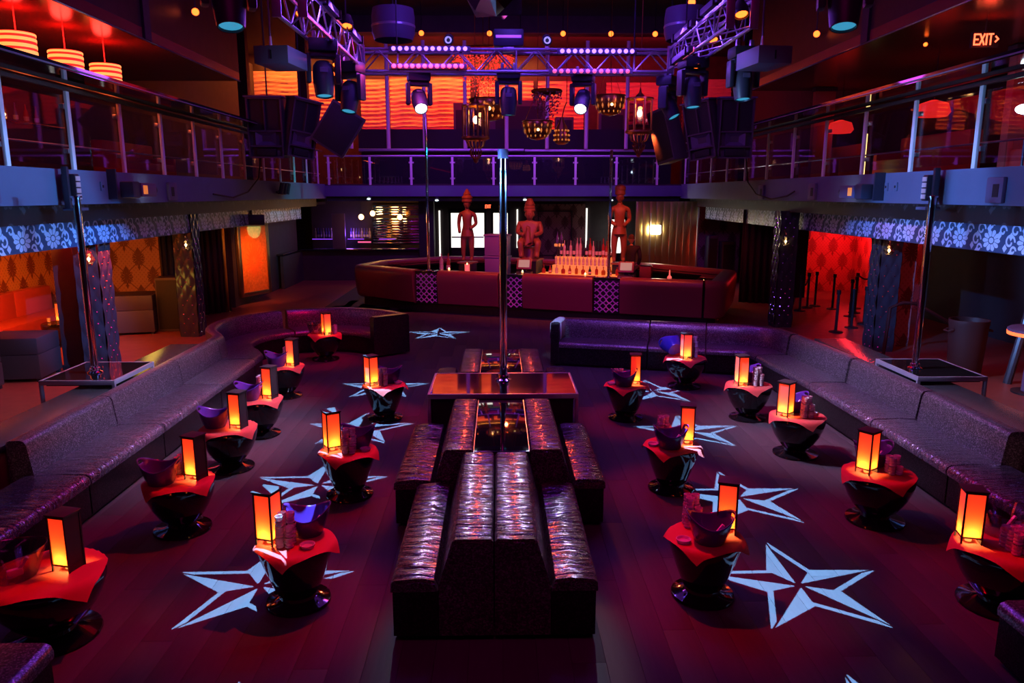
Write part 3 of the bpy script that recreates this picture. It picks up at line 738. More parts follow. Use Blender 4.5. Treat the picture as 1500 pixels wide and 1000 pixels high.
def lantern_proto():
    t = thing('table_lantern', 'x', 'lantern', (0, 0, 0), 0, 'paper table lanterns')
    a, H = 0.071, 0.425
    bm = nb()
    for sx in (-1, 1):
        for sy in (-1, 1): box(bm, sx * a - 0.006, sx * a + 0.006, sy * a - 0.006, sy * a + 0.006, 0.0, H)
    for z in (0.05, H - 0.01):
        for s in (-1, 1):
            box(bm, -a, a, s * a - 0.005, s * a + 0.005, z - 0.005, z + 0.005); box(bm, s * a - 0.005, s * a + 0.005, -a, a, z - 0.005, z + 0.005)
    obj('frame', bm, M['matt_black'], t)
    obj('cap', box(nb(), -a - 0.014, a + 0.014, -a - 0.014, a + 0.014, H, H + 0.014, 0.003), M['matt_black'], t)
    for k, (x0, x1, y0, y1) in enumerate(((-a, a, -a, -a + 0.002), (-a - 0.0, -a + 0.002, -a, a), (-a, a, a - 0.002, a))):
        bm = nb(); xa, xb = (x0, x1) if x1 - x0 > 0.01 else ((x0 + x1) / 2,) * 2; ya, yb = (y0, y1) if y1 - y0 > 0.01 else ((y0 + y1) / 2,) * 2
        bm.faces.new([bm.verts.new((xa, ya, 0.055)), bm.verts.new((xb, yb, 0.055)), bm.verts.new((xb, yb, H - 0.012)), bm.verts.new((xa, ya, H - 0.012))])
        obj('paper_panel', bm, M['paper'], t)
    obj('dark_panel', box(nb(), a - 0.004, a, -a, a, 0.0, H - 0.005), M['matt_black'], t)
    c = obj('candle_cup', lathe(nb(), [(0, 0), (0.024, 0), (0.03, 0.04), (0.027, 0.04), (0.022, 0.02), (0, 0.02)], 12), M['wax'], t)
    obj('flame', lathe(nb(), [(0, 0.028), (0.009, 0.038), (0.006, 0.055), (0, 0.072)], 8), M['flame'], c)
    return t
def bucket_mesh(r0, r1, H, wave, hole=True):
    bm = nb(); n = 40; zs = [0, 0.25, 0.5, 0.66, 0.80, 0.90, 1.0]; g = []
    for q in zs:
        row = []
        for k in range(n):
            th = 2 * PI * k / n; top = H * (1 - wave + wave * math.cos(th) ** 2 * 1.0); rad = r0 + (r1 - r0) * q ** 0.8
            rad *= 1.0 + 0.10 * q * math.cos(th) ** 2
            row.append(bm.verts.new((rad * math.cos(th), rad * math.sin(th), q * top)))
        g.append(row)
    for i in range(len(zs) - 1):
        for k in range(n):
            kk = min(k, n - k) if True else k
            th = k + 0.5
            near0 = min(abs(th), abs(th - n)); near1 = abs(th - n / 2)
            if hole and i == 4 and (near0 < 2.4 or near1 < 2.4): continue
            bm.faces.new((g[i][k], g[i][(k + 1) % n], g[i + 1][(k + 1) % n], g[i + 1][k]))
    bm.faces.new(g[0][::-1])
    return bm
def bucket_proto(name, m, r0, r1, H, wave, hole=True):
    t = thing(name, 'x', 'bucket', (0, 0, 0), 0, 'ice buckets on the tables')
    o = obj('shell', bucket_mesh(r0, r1, H, wave, hole), m, t, sharp=60)
    s = o.modifiers.new('thickness', 'SOLIDIFY'); s.thickness = 0.006; s.offset = -1
    bm = nb(); box(bm, -0.05, 0.05, -0.02, 0.02, 0.0, 0.05, 0.008, Matrix.Translation((0.02, -0.02, 0.012)) @ Matrix.Rotation(0.5, 4, 'Z'))
    box(bm, -0.012, 0.012, -0.012, 0.012, 0.0, 0.13, 0.004, Matrix.Translation((0.03, 0.0, 0.03)) @ Matrix.Rotation(0.6, 4, 'Y'))
    obj('ice_scoop', bm, M['white'], t)
    return t
TP = table_proto(); CP = cone_proto(); LP = lantern_proto(); BP = bucket_proto('ice_bucket', M['bucket'], 0.115, 0.175, 0.25, 0.36); BB = bucket_proto('ice_bucket', M['bucket_blue'], 0.115, 0.175, 0.25, 0.36)
BC = bucket_proto('ice_bucket', M['clear_plastic'], 0.15, 0.215, 0.23, 0.12, False)
gm = obj('rocks_glass', lathe(nb(), [(0, 0.0), (0.026, 0.0), (0.034, 0.008), (0.034, 0.018), (0.029, 0.025), (0.034, 0.033), (0.034, 0.043), (0.029, 0.05), (0.034, 0.058), (0.0345, 0.085), (0.032, 0.085), (0.029, 0.06), (0, 0.055)], 10), M['clear'])
GM = gm.data; bpy.data.objects.remove(gm)
am = obj('ashtray', lathe(nb(), [(0, 0), (0.05, 0), (0.06, 0.03), (0.052, 0.03), (0.042, 0.01), (0, 0.008)], 12), M['clear']); AM = am.data; bpy.data.objects.remove(am)

# name: base x, y, scale, cloth turn, lantern (dx, dy, turn), bucket (dx, dy, turn, kind), glasses (dx, dy, nx, ny, nz) or None, ashtray (dx, dy)
TABLES = [
 ('the nearest table beside the left sofa', -3.30, 5.09, 1.30, 0.3, (0.14, 0.06, -0.25), (-0.19, -0.06, 0.2, 'c'), (-0.05, 0.30, 1, 2, 2), None),
 ('the nearest table left of the island', -1.61, 5.54, 1.0, 0.75, (-0.20, 0.0, 1.25), (0.06, 0.16, 0.15, 'p'), (-0.055, -0.06, 2, 2, 3), (0.12, -0.10)),
 ('the second table beside the left sofa', -3.08, 6.88, 1.06, 0.3, (0.15, 0.05, -0.35), (-0.13, -0.08, 0.1, 'p'), (0.01, 0.19, 3, 2, 2), None),
 ('the second table left of the island', -1.62, 7.70, 1.0, 0.6, (-0.17, 0.02, 0.55), (0.09, 0.14, 0.0, 'p'), (0.03, -0.08, 2, 2, 3), (0.19, -0.02)),
 ('the third table beside the left sofa', -3.19, 8.55, 1.06, 0.3, (0.13, -0.02, -0.25), (-0.16, 0.02, 0.1, 'p'), (0.0, 0.17, 1, 1, 3), None),
 ('the fourth table beside the left sofa', -3.22, 9.82, 1.0, 0.2, (0.14, 0.02, -0.3), (-0.11, -0.06, 0.0, 'p'), (-0.02, 0.20, 2, 2, 3), None),
 ('the table at the start of the curved booth', -3.43, 11.79, 1.0, 0.2, (0.13, 0.0, -0.3), (-0.11, -0.03, 0.0, 'p'), (0.0, 0.20, 2, 2, 3), None),
 ('the table left of the pole stage', -1.66, 10.55, 1.0, 0.9, (-0.17, -0.05, 0.75), (0.06, 0.13, 0.0, 'p'), (0.0, -0.09, 2, 1, 3), (0.20, 0.03)),
 ('the table inside the curved booth', -3.42, 14.55, 1.05, 0.5, (0.06, -0.08, 0.6), (-0.19, 0.08, 0.0, 'c'), (0.20, 0.05, 1, 2, 2), None),
 ('the table at the lower right corner', 3.95, 5.39, 1.15, 0.5, (-0.24, 0.08, -0.25), (0.12, 0.22, 0.0, 'c'), (0.05, -0.10, 3, 3, 2), None),
 ('the nearest table right of the island', 1.65, 5.58, 1.0, 0.35, (0.20, 0.10, -0.35), (0.01, -0.08, -0.1, 'p'), (-0.06, 0.20, 2, 2, 3), (-0.20, -0.10)),
 ('the table before the near right sofa back', 3.75, 6.96, 1.10, 0.9, (-0.13, 0.0, 0.6), (0.03, 0.22, 0.0, 'p'), (0.12, -0.04, 2, 2, 2), None),
 ('the second table right of the island', 1.90, 7.82, 1.0, 0.3, (0.17, 0.06, -0.25), (-0.05, -0.08, 0.0, 'p'), (-0.06, 0.20, 2, 2, 3), (-0.22, -0.03)),
 ('the second table beside the right sofa', 3.71, 8.91, 1.08, 0.9, (-0.17, -0.02, 0.7), (0.0, 0.20, 0.0, 'p'), (0.07, -0.10, 2, 2, 3), (0.19, 0.02)),
 ('the third table beside the right sofa', 3.61, 10.46, 1.04, 0.8, (-0.13, -0.04, 0.1), (0.03, 0.20, 0.1, 'p'), (0.10, -0.07, 2, 2, 3), None),
 ('the table right of the pole stage', 1.84, 10.49, 1.0, 0.5, (0.13, 0.04, -0.15), (-0.05, -0.07, 0.0, 'p'), (-0.08, 0.21, 2, 2, 2), (-0.22, -0.02)),
 ('the table before the straight back sofa', 3.14, 12.29, 1.10, 0.78, (-0.03, -0.12, 0.15), (-0.18, 0.06, 0.0, 'b'), (0.13, 0.02, 2, 2, 4), None),
]
GN = 0
for (where, x, y, sc, crot, la, bu, gl, asht) in TABLES:
    inner = abs(x) < 2.2
    t = dup(CP if inner else TP, (x, y, 0), crot, 'black goblet-shaped cocktail table, ' + where)
    t.scale = (sc, sc, 1.0)
    R = 0.312 * sc
    half = 0.31 * sc
    c = obj('napkin_cloth', cloth_mesh(half, R * 0.98, 0.506, 0, 0.68), M['cloth'], None, 60, (x, y, 0), crot)
    tag(c, 'square cloth with drooping corners on ' + where, 'cloth', 'cloths on the goblet tables')
    z = 0.51
    l = dup(LP, (x + la[0], y + la[1], z), la[2], 'glowing paper candle lantern on ' + where)
    point('candle_light', (x + la[0], y + la[1], z + 0.075), 7.0, (1.0, 0.38, 0.09), 0.012)
    spot('red_pin_spot', (x * 0.35, y + 1.3, 4.9), (x, y, 0.4), 800, (1.0, 0.0, 0.012), 24, 0.85, 0.02)
    pr = {'p': BP, 'b': BB, 'c': BC}[bu[3]]
    b = dup(pr, (x + bu[0], y + bu[1], z), bu[2], {'p': 'purple swoop-rimmed ice bucket on ', 'b': 'blue ice bucket tilted on its side on ', 'c': 'large clear ice bucket on '}[bu[3]] + where)
    if bu[3] == 'b': b.rotation_euler = (R_(-62), 0, 0.3); b.location = (x + bu[0], y + bu[1] - 0.05, z + 0.13)
    if bu[3] == 'c' and sc < 1.1: b.scale = (0.75, 0.75, 1.0)
    if gl:
        dx, dy, nx, ny, nz = gl
        for k in range(nz):
            for i in range(nx):
                for j in range(ny):
                    if k == nz - 1 and nx * ny > 3 and i == nx - 1 and j == 0: continue
                    g = put('rocks_glass', GM, None, (x + dx + (i - (nx - 1) / 2) * 0.072 + 0.004 * ((k * 7 + i) % 3 - 1), y + dy + (j - (ny - 1) / 2) * 0.072, z + k * 0.087), (0, 0, random.random()))
                    tag(g, 'small clear glass of the stack on ' + where, 'glass', 'stacked glasses on ' + where); GN += 1
    if asht:
        a = put('ashtray', AM, None, (x + asht[0], y + asht[1], z)); tag(a, 'small cut-glass ashtray on ' + where, 'ashtray', 'ashtrays on the tables')
def drop(o):
    for c in list(o.children):
        for g in list(c.children): bpy.data.objects.remove(g)
        bpy.data.objects.remove(c)
    bpy.data.objects.remove(o)

# ================================================================== THE BAR
BO = Vector((-2.27, 20.6)); BU = Vector((0.931, -0.365)); BN = Vector((0.365, 0.931)); BA = math.atan2(BU.y, BU.x)
def bp(s, t, z=0.0):
    q = BO + BU * s + BN * t
    return (q.x, q.y, z)
bar = thing('bar', 'ring-shaped bar with padded red leather front and lattice inserts', 'bar', bp(0, 0), BA)
def pad(path, name='padded_panel'):
    prof = [(0.0, 0.25), (-0.05, 0.28), (-0.09, 0.55), (-0.115, 0.85), (-0.12, 1.0), (-0.105, 1.08), (-0.06, 1.14), (0.02, 1.165), (0.20, 1.165), (0.28, 1.14), (0.30, 1.10), (0.30, 1.04), (0.06, 1.0), (0.04, 0.25)]
    q = [list(p) for p in path]
    for i, j in ((0, 1), (-1, -2)):
        d = Vector((q[j][0] - q[i][0], q[j][1] - q[i][1])).normalized() * 0.01
        q[i] = [q[i][0] + d.x, q[i][1] + d.y]
    return obj(name, extrude_path(nb(), q, prof), M['leather'], bar, 50)
pad([(-2.45, 2.3), (-2.40, 0.95), (-2.2, 0.72), (-0.02, 0.0)])
pad([(0.68, 0), (2.45, 0)]); pad([(3.12, 0), (5.0, 0)]); pad([(5.68, 0), (7.70, 0)])
pad([(7.72, 0), (7.98, 0.06), (8.12, 0.3), (8.14, 3.0)])
pad([(8.1, 3.05), (5.9, 4.25)]); pad([(5.85, 4.3), (0.2, 4.9)]); pad([(0.15, 4.9), (-1.3, 4.6), (-2.42, 2.4)])
bm = nb()
ring = [(-2.3, 2.3), (-2.2, 0.9), (0, 0.1), (7.8, 0.1), (7.98, 0.3), (7.98, 3.0), (5.8, 4.15), (0.2, 4.75), (-1.2, 4.45), (-2.3, 2.3)]
obj('plinth', extrude_path(nb(), ring, [(0.0, 0.0), (0.0, 1.0), (0.1, 1.0), (0.1, 0.0)]), M['bar_black'], bar)
obj('counter', extrude_path(nb(), ring, [(0.12, 0.98), (0.12, 1.03), (0.62, 1.03), (0.62, 0.98)]), M['gloss_black'], bar)
for s0 in (0.0, 2.46, 5.01):
    wd = 0.66
    gp = obj('lattice_insert', box(nb(), s0 + 0.01, s0 + wd, -0.02, 0.1, 0.26, 1.10, 0.01), M['bar_black'], bar)
    bm = nb()
    for c in range(-1, 5):
        for sg in (-1, 1):
            pts = []
            for k in range(41):
                z = 0.28 + k * 0.80 / 40; xx = s0 + 0.085 + c * 0.165 + sg * 0.078 * math.cos(k * PI / 8)
                pts.append((xx, z))
            for (xa, za), (xb, zb) in zip(pts, pts[1:]):
                if not (s0 + 0.015 < xa < s0 + wd - 0.01 and s0 + 0.015 < xb < s0 + wd - 0.01): continue
                d = Vector((xb - xa, 0, zb - za)); nrm = Vector((d.z, 0, -d.x)).normalized() * 0.013
                v = [bm.verts.new((xa - nrm.x, -0.035, za - nrm.z)), bm.verts.new((xa + nrm.x, -0.035, za + nrm.z)), bm.verts.new((xb + nrm.x, -0.035, zb + nrm.z)), bm.verts.new((xb - nrm.x, -0.035, zb - nrm.z))]
                bm.faces.new(v)
    lo = obj('lattice', bm, M['lattice'], gp); md = lo.modifiers.new('t', 'SOLIDIFY'); md.thickness = 0.02
    obj('cap', box(nb(), s0 + 0.005, s0 + wd + 0.005, -0.06, 0.3, 1.11, 1.15, 0.01), M['gloss_black'], bar)
for s0, top, lab in ((0.36, 5.18, 'thin violet pole rising from the left lattice insert of the bar'), (5.36, 4.25, 'thin violet pole rising from the right lattice insert of the bar')):
    q = bp(s0, 0.08, 1.15); p = thing('dance_pole', lab, 'pole', q, 0, 'chrome dance poles')
    obj('shaft', tube(nb(), (0, 0, 0), (0, 0, top - 1.15), 0.038, n=12), M['chrome'], p)
    obj('flange', lathe(nb(), [(0, 0), (0.09, 0), (0.09, 0.012), (0.05, 0.03), (0, 0.03)], 12), M['chrome'], p)
struct('floor_bar', extrude_path(nb(), [bp(-1.2, 2.3)[:2], bp(7.2, 2.3)[:2]], [(-1.4, 0), (-1.4, 0.2), (1.4, 0.2), (1.4, 0)]), M['subfloor'])
# lit bottle tower
tw = thing('bottle_tower', 'stepped bottle display of glowing amber shelves in the bar', 'shelf', bp(4.35, 1.75), BA)
obj('cabinet', box(nb(), -1.3, 0.52, -0.3, 0.9, 0.2, 0.98), M['bar_black'], tw)
obj('lit_deck', box(nb(), -1.32, 1.05, -0.32, 0.30, 0.98, 1.03, 0.01), M['deck'], tw)
obj('lit_step', box(nb(), -1.05, 0.55, 0.20, 0.45, 1.03, 1.24, 0.01), M['step'], tw)
obj('lit_step', box(nb(), -1.05, 0.55, 0.45, 0.75, 1.03, 1.46, 0.01), M['step'], tw)
def bottle(kind, h, r, lab, loc, group, labelled=True, mname='bottle_clear'):
    key = (kind, h, r, mname)
    if key not in BOT:
        t = thing('liquor_bottle', lab, 'bottle', (0, 0, -20), 0, group)
        if kind == 0: prof = [(0, 0), (r, 0), (r, h * 0.58), (r * 0.8, h * 0.66), (r * 0.33, h * 0.74), (r * 0.30, h * 0.95), (r * 0.36, h * 0.96), (r * 0.36, h), (0, h)]
        elif kind == 1: prof = [(0, 0), (r, 0), (r, h * 0.42), (r * 0.85, h * 0.52), (r * 0.36, h * 0.76), (r * 0.32, h), (0, h)]
        else: prof = [(0, 0), (r * 1.25, 0), (r * 1.3, h * 0.4), (r * 1.0, h * 0.55), (r * 0.3, h * 0.62), (r * 0.3, h * 0.9), (r * 0.5, h * 0.92), (r * 0.45, h), (0, h)]
        obj('glass_body', lathe(nb(), prof, 12), M[mname], t)
        if labelled: obj('paper_label', lathe(nb(), [(r * 1.02, h * 0.14), (r * 1.02, h * 0.36)], 12), M['label_paper'], t)
        BOT[key] = t
    o = dup(BOT[key], loc, BA, lab, group)
    return o
BOT = {}
cols = ['bottle_clear', 'bottle_amber', 'bottle_dark', 'bottle_red', 'bottle_blue']
words_ = {'bottle_clear': 'clear', 'bottle_amber': 'amber', 'bottle_dark': 'dark', 'bottle_red': 'red', 'bottle_blue': 'violet'}
def tower_p(s, t, z): return bp(4.35 + s, 1.75 + t, z)
def ordn(k): return ('first', 'second', 'third', 'fourth', 'fifth', 'sixth', 'seventh', 'eighth', 'ninth', 'tenth', 'eleventh', 'twelfth', 'thirteenth', 'fourteenth', 'fifteenth', 'sixteenth', 'seventeenth', 'eighteenth', 'nineteenth', 'twentieth')[k]
top = [(2, 2), (1, 2), (0, 0), (1, 2), (0, 0), (1, 2), (0, 0), (0, 0), (2, 2), (1, 2), (0, 3), (0, 0), (1, 2), (1, 2), (0, 3), (0, 3), (1, 2)]
for k, (kd, ci) in enumerate(top):
    h = (0.45, 0.46, 0.40)[kd] + (0.08 if k in (6, 7, 10, 14) else 0)
    bottle(kd, h, 0.042, '%s bottle, %s from the left along the top step of the bar display' % (words_[cols[ci]], ordn(k)), tower_p(-0.99 + k * 0.094, 0.56, 1.46), 'bottles on the top step', True, cols[ci])
for k in range(14):
    bottle(0, 0.27, 0.036, 'pale bottle, %s from the left along the middle step of the bar display' % ordn(k), tower_p(-0.97 + k * 0.113, 0.32, 1.24), 'bottles on the middle step', True, 'bottle_clear')
low = [3, 3, 0, 3, 3, 1, 3, 2, 3, 1, 1, 3]
for k, ci in enumerate(low):
    bottle((2, 1, 0)[k % 3], 0.23, 0.045, '%s short bottle, %s from the left on the glowing deck of the bar' % (words_[cols[ci]], ordn(k)), tower_p(-1.22 + k * 0.19, -0.05, 1.03), 'bottles on the glowing deck', k % 3 == 1, cols[ci])
# champagne stand at the left of the tower
c = thing('bottle_tray', 'small raised glowing tray with two slim bottles at the left of the tower', 'tray', tower_p(-1.0, 0.72, 1.46))
obj('tray', lathe(nb(), [(0, 0.27), (0.15, 0.27), (0.15, 0.34), (0, 0.34)], 14), M['step'], c); obj('stem', tube(nb(), (0, 0, 0), (0, 0, 0.27), 0.03, n=8), M['chrome'], c)
for k in range(2):
    bottle(0, 0.34, 0.04, 'slim bottle standing on the raised tray, number %s' % ('one', 'two')[k], tower_p(-1.06 + k * 0.12, 0.72, 1.80), None, False, 'bottle_blue')
# bottles and candle beside the left statue
for k, m in enumerate(('bottle_clear', 'bottle_red')):
    bottle(0, 0.52, 0.06, ('tall clear bottle with a blue cap beside the crowned statue', 'slimmer reddish bottle beside the crowned statue')[k], bp(0.30 + k * 0.17, 1.0 + 0.1 * k, 1.03), None, True, m)
def pillar_candle(lab, loc, r=0.05, h=0.2):
    c = thing('pillar_candle', lab, 'candle', loc)
    obj('body', lathe(nb(), [(0, 0), (r, 0), (r, h), (r * 0.8, h - 0.01), (0, h - 0.015)], 12), M['wax_pink'] if 'pink' in lab else M['wax'], c)
    obj('flame', lathe(nb(), [(0, h - 0.01), (0.015, h + 0.01), (0, h + 0.05)], 8), M['flame'], c)
    return c
M['wax_pink'] = mat('pink_wax', (0.9, 0.3, 0.4), 0.5, emit=(1.0, 0.14, 0.10), es=0.8)
pillar_candle('pink pillar candle beside the crowned statue', bp(1.12, 0.95, 1.03), 0.07, 0.24)
TL = [(-1.55, 0.60, 'on the padded left end of the bar'), (0.22, 1.15, 'near the left violet pole'), (0.95, 0.12, 'on the bar front beside the left pole'), (3.05, 0.15, 'by the middle lattice insert'), (3.02, 0.55, 'behind the middle lattice insert'), (4.75, 0.12, 'in front of the bottle display'), (7.55, 0.50, 'at the right end of the bar'), (7.62, 0.72, 'behind the one at the right end of the bar')]
for s, t, lab in TL:
    z = 1.165 if t < 0.3 else 1.03
    c = thing('tealight', 'tiny lit candle ' + lab, 'candle', bp(s, t, z), 0, 'tiny candles on the bar')
    obj('cup', lathe(nb(), [(0, 0), (0.025, 0), (0.03, 0.04), (0, 0.03)], 8), M['wax'], c); obj('flame', lathe(nb(), [(0, 0.03), (0.022, 0.05), (0, 0.09)], 8), M['amber_hot'], c)
def pos(lab, s, t, turn):
    r = thing('till_monitor', lab, 'monitor', bp(s, t, 1.03), BA + turn, 'till monitors on the bar')
    obj('base', box(nb(), -0.20, 0.20, -0.22, 0.22, 0, 0.10, 0.01), M['black_plastic'], r)
    obj('keypad', box(nb(), -0.18, 0.18, -0.26, -0.20, 0.02, 0.09, 0.01), M['leather'], r)
    obj('neck', box(nb(), -0.06, 0.06, -0.02, 0.10, 0.10, 0.22, 0.01), M['black_plastic'], r)
    tl = Matrix.Translation((0, 0, 0.30)) @ Matrix.Rotation(R_(-25), 4, 'X')
    sc = obj('screen_housing', box(nb(), -0.20, 0.20, -0.03, 0.05, -0.14, 0.16, 0.02, tl), M['leather'], r)
    obj('screen', box(nb(), -0.15, 0.15, -0.034, -0.03, -0.09, 0.12, 0, tl), M['screen'], sc)
    return r
pos('till monitor behind the middle lattice insert', 2.85, 0.85, 0.15); pos('till monitor right of the carved standing statue', 5.62, 0.95, 0.1)
c = thing('printer_box', 'amber-lit receipt printer between the right till and the man', 'box', bp(6.08, 1.30, 1.03), BA)
obj('body', box(nb(), -0.15, 0.15, -0.15, 0.15, 0, 0.32, 0.015), M['leather'], c); obj('lid', box(nb(), -0.13, 0.13, -0.15, 0.1, 0.32, 0.36, 0.01), M['black_plastic'], c)
c = thing('lattice_lamp', 'small lit jar on the round tray at the right of the bar', 'jar', bp(6.75, 0.9, 1.05))
obj('jar', lathe(nb(), [(0, 0), (0.05, 0), (0.06, 0.08), (0.02, 0.13), (0.015, 0.26), (0, 0.26)], 10), M['wax_pink'], c)
tag(obj('round_tray', lathe(nb(), [(0, 0), (0.34, 0), (0.35, 0.018), (0, 0.016)], 20, bp(6.75, 0.85, 1.03)), M['brushed']), 'round steel tray at the right of the till', 'tray')

# carved statues ---------------------------------------------------
def skin(name, chain, m, parent, sub=2):
    """chain: list of (point, radius, index of the point it grows from)."""
    me = bpy.data.meshes.new(name)
    me.from_pydata([c[0] for c in chain], [(c[2], i) for i, c in enumerate(chain) if c[2] >= 0], [])
    o = bpy.data.objects.new(name, me); COL.objects.link(o)
    if parent: o.parent = parent
    sm = o.modifiers.new('skin', 'SKIN'); sm.use_smooth_shade = True
    sv = me.skin_vertices[0].data
    for i, c in enumerate(chain):
        sv[i].radius = (c[1], c[1]) if not isinstance(c[1], tuple) else c[1]
        sv[i].use_root = (i == 0)
    sb = o.modifiers.new('sub', 'SUBSURF'); sb.levels = sub; sb.render_levels = sub
    me.materials.append(m)
    return o
def face_head(name, m, parent, c, r, long=1.25, yaw=0.0):
    """A head with brow, nose, mouth, ears; looks along -Y of its parent."""
    bm = nb(); ball(bm, (0, 0, 0), r, 0.86, 1.0, long, 20, 14)
    for v in bm.verts:
        if v.co.z < 0: v.co.x *= 1 + 0.25 * v.co.z / r; 
        if v.co.z < -0.2 * r and v.co.y < 0: v.co.y *= 1.0
    ball(bm, (0, -r * 1.0, -r * 0.12), r * 0.2, 0.75, 1.0, 1.5, 8, 6)
    for s in (-1, 1):
        ball(bm, (s * r * 0.36, -r * 0.83, r * 0.10), r * 0.17, 1.3, 0.7, 0.7, 8, 6)
        ball(bm, (s * r * 0.86, 0, 0), r * 0.24, 0.5, 1.0, 1.5, 8, 6)
    ball(bm, (0, -r * 0.86, r * 0.30), r * 0.2, 2.6, 0.7, 0.5, 8, 6)
    ball(bm, (0, -r * 0.84, -r * 0.55), r * 0.2, 1.6, 0.7, 0.55, 8, 6)
    bmesh.ops.transform(bm, matrix=Matrix.Translation(c) @ Matrix.Rotation(yaw, 4, 'Z'), verts=bm.verts)
    return obj(name, bm, m, parent, 60)
def statue(label, loc, rz, H, kind):
    r = thing('carved_statue', label, 'statue', loc, rz, 'carved wooden statues on the bar')
    k = H
    if kind == 'stand_crown' or kind == 'stand_hat':
        body = [((0, 0, .40 * k), .070 * k, -1), ((0, 0, .50 * k), .062 * k, 0), ((0, -.005 * k, .60 * k), .078 * k, 1), ((0, 0, .67 * k), .060 * k, 2), ((0, 0, .72 * k), .030 * k, 3), ((0, 0, .76 * k), .032 * k, 4)]
        for s in (-1, 1):
            n = len(body)
            body += [((s * .055 * k, 0, .36 * k), .052 * k, 0), ((s * .060 * k, -.012 * k, .20 * k), .040 * k, n), ((s * .058 * k, .0, .05 * k), .026 * k, n + 1), ((s * .060 * k, -.055 * k, .018 * k), .022 * k, n + 2)]
            n = len(body)
            hand = (s * .045 * k, -.085 * k, .46 * k) if kind == 'stand_hat' or s > 0 else (s * .10 * k, -.06 * k, .40 * k)
            body += [((s * .105 * k, 0, .66 * k), .034 * k, 3), ((s * .125 * k, .01 * k, .53 * k), .026 * k, n), (hand, .022 * k, n + 1)]
        skin('body', body, M['carved'], r)
        hc = (0, -.01 * k, .80 * k)
        face_head('head', M['carved'], r, hc, .052 * k)
        if kind == 'stand_crown':
            obj('crown', lathe(nb(), [(.058 * k, 0), (.075 * k, .02 * k), (.07 * k, .05 * k), (.078 * k, .07 * k), (.05 * k, .11 * k), (.052 * k, .125 * k), (.02 * k, .18 * k), (0, .20 * k)], 14, (0, 0, .82 * k)), M['carved'], r, 30)
        else:
            obj('crown', lathe(nb(), [(.05 * k, 0), (.066 * k, .02 * k), (.062 * k, .06 * k), (.07 * k, .075 * k), (.066 * k, .11 * k), (.03 * k, .13 * k), (0, .135 * k)], 14, (0, 0, .83 * k)), M['carved'], r, 30)
        obj('loincloth', lathe(nb(), [(.095 * k, 0), (.085 * k, .04 * k), (.075 * k, .09 * k)], 14, (0, 0, .36 * k)), M['carved'], r)
    else:                                                           # seated, holding a child
        body = [((0, 0, .30 * k), .12 * k, -1), ((0, 0, .42 * k), .11 * k, 0), ((0, 0, .55 * k), .13 * k, 1), ((0, 0, .62 * k), .07 * k, 2), ((0, 0, .66 * k), .055 * k, 3)]
        for s in (-1, 1):
            n = len(body)
            body += [((s * .11 * k, -.10 * k, .30 * k), .075 * k, 0), ((s * .15 * k, -.26 * k, .28 * k), .06 * k, n), ((s * .13 * k, -.25 * k, .12 * k), .045 * k, n + 1), ((s * .13 * k, -.30 * k, .03 * k), .04 * k, n + 2)]
            n = len(body)
            body += [((s * .17 * k, 0, .58 * k), .055 * k, 2), ((s * .20 * k, -.06 * k, .44 * k), .042 * k, n), ((s * .09 * k, -.20 * k, .40 * k), .035 * k, n + 1)]
        skin('body', body, M['carved'], r)
        face_head('head', M['carved'], r, (0, -.02 * k, .735 * k), .085 * k)
        obj('crown', lathe(nb(), [(.085 * k, 0), (.10 * k, .02 * k), (.09 * k, .05 * k), (.095 * k, .07 * k), (.08 * k, .10 * k), (.085 * k, .12 * k), (.055 * k, .19 * k), (.04 * k, .22 * k), (0, .225 * k)], 14, (0, .02 * k, .78 * k)), M['carved'], r, 30)
        ch = skin('child_figure', [((-.02 * k, -.20 * k, .30 * k), .05 * k, -1), ((-.02 * k, -.20 * k, .42 * k), .055 * k, 0), ((-.02 * k, -.20 * k, .50 * k), .03 * k, 1), ((-.02 * k, -.21 * k, .56 * k), .055 * k, 2), ((-.06 * k, -.26 * k, .22 * k), .03 * k, 0), ((.03 * k, -.26 * k, .22 * k), .03 * k, 0)], M['carved'], r, 1)
        obj('stool', lathe(nb(), [(0, 0), (.16 * k, 0), (.14 * k, .03 * k), (.13 * k, .17 * k), (.15 * k, .2 * k), (0, .2 * k)], 14), M['carved'], r)
    return r
def plinth(lab, s, t, z0, z1, r):
    o = thing('statue_plinth', lab, 'plinth', bp(s, t, z0), BA, 'plinths of the statues')
    obj('block', box(nb(), -r, r, -r, r, 0, z1 - z0 - 0.05, 0.01), M['bar_black'], o); obj('top', box(nb(), -r - 0.03, r + 0.03, -r - 0.03, r + 0.03, z1 - z0 - 0.05, z1 - z0, 0.01), M['carved'], o)
plinth('dark plinth under the crowned slim statue', 0.92, 1.45, 0.2, 1.30, 0.20); statue('slim standing wooden statue with a tall pointed crown', bp(0.92, 1.45, 1.30), BA + 0.25, 2.02, 'stand_crown')
plinth('dark plinth under the seated statue', 2.62, 1.95, 0.2, 1.40, 0.30); statue('seated wooden statue with a tall headdress holding a child', bp(2.62, 1.95, 1.40), BA + 0.3, 1.68, 'seated')
plinth('dark plinth under the tall bare statue', 5.09, 2.42, 0.2, 1.32, 0.15); statue('tall bare wooden statue with hands on its belly, right of the bottles', bp(5.09, 2.42, 1.32), BA + 0.3, 2.22, 'stand_hat')
c = thing('storage_case', 'violet-lit ridged plastic bin stack inside the bar', 'bin', bp(1.55, 2.2, 0.2), BA)
for k in range(3): obj('bin', box(nb(), -0.32, 0.32, -0.25, 0.25, k * 0.62, k * 0.62 + 0.56, 0.03), M['purple_case'], c); obj('lid', box(nb(), -0.34, 0.34, -0.27, 0.27, k * 0.62 + 0.56, k * 0.62 + 0.615, 0.01), M['purple_case'], c)

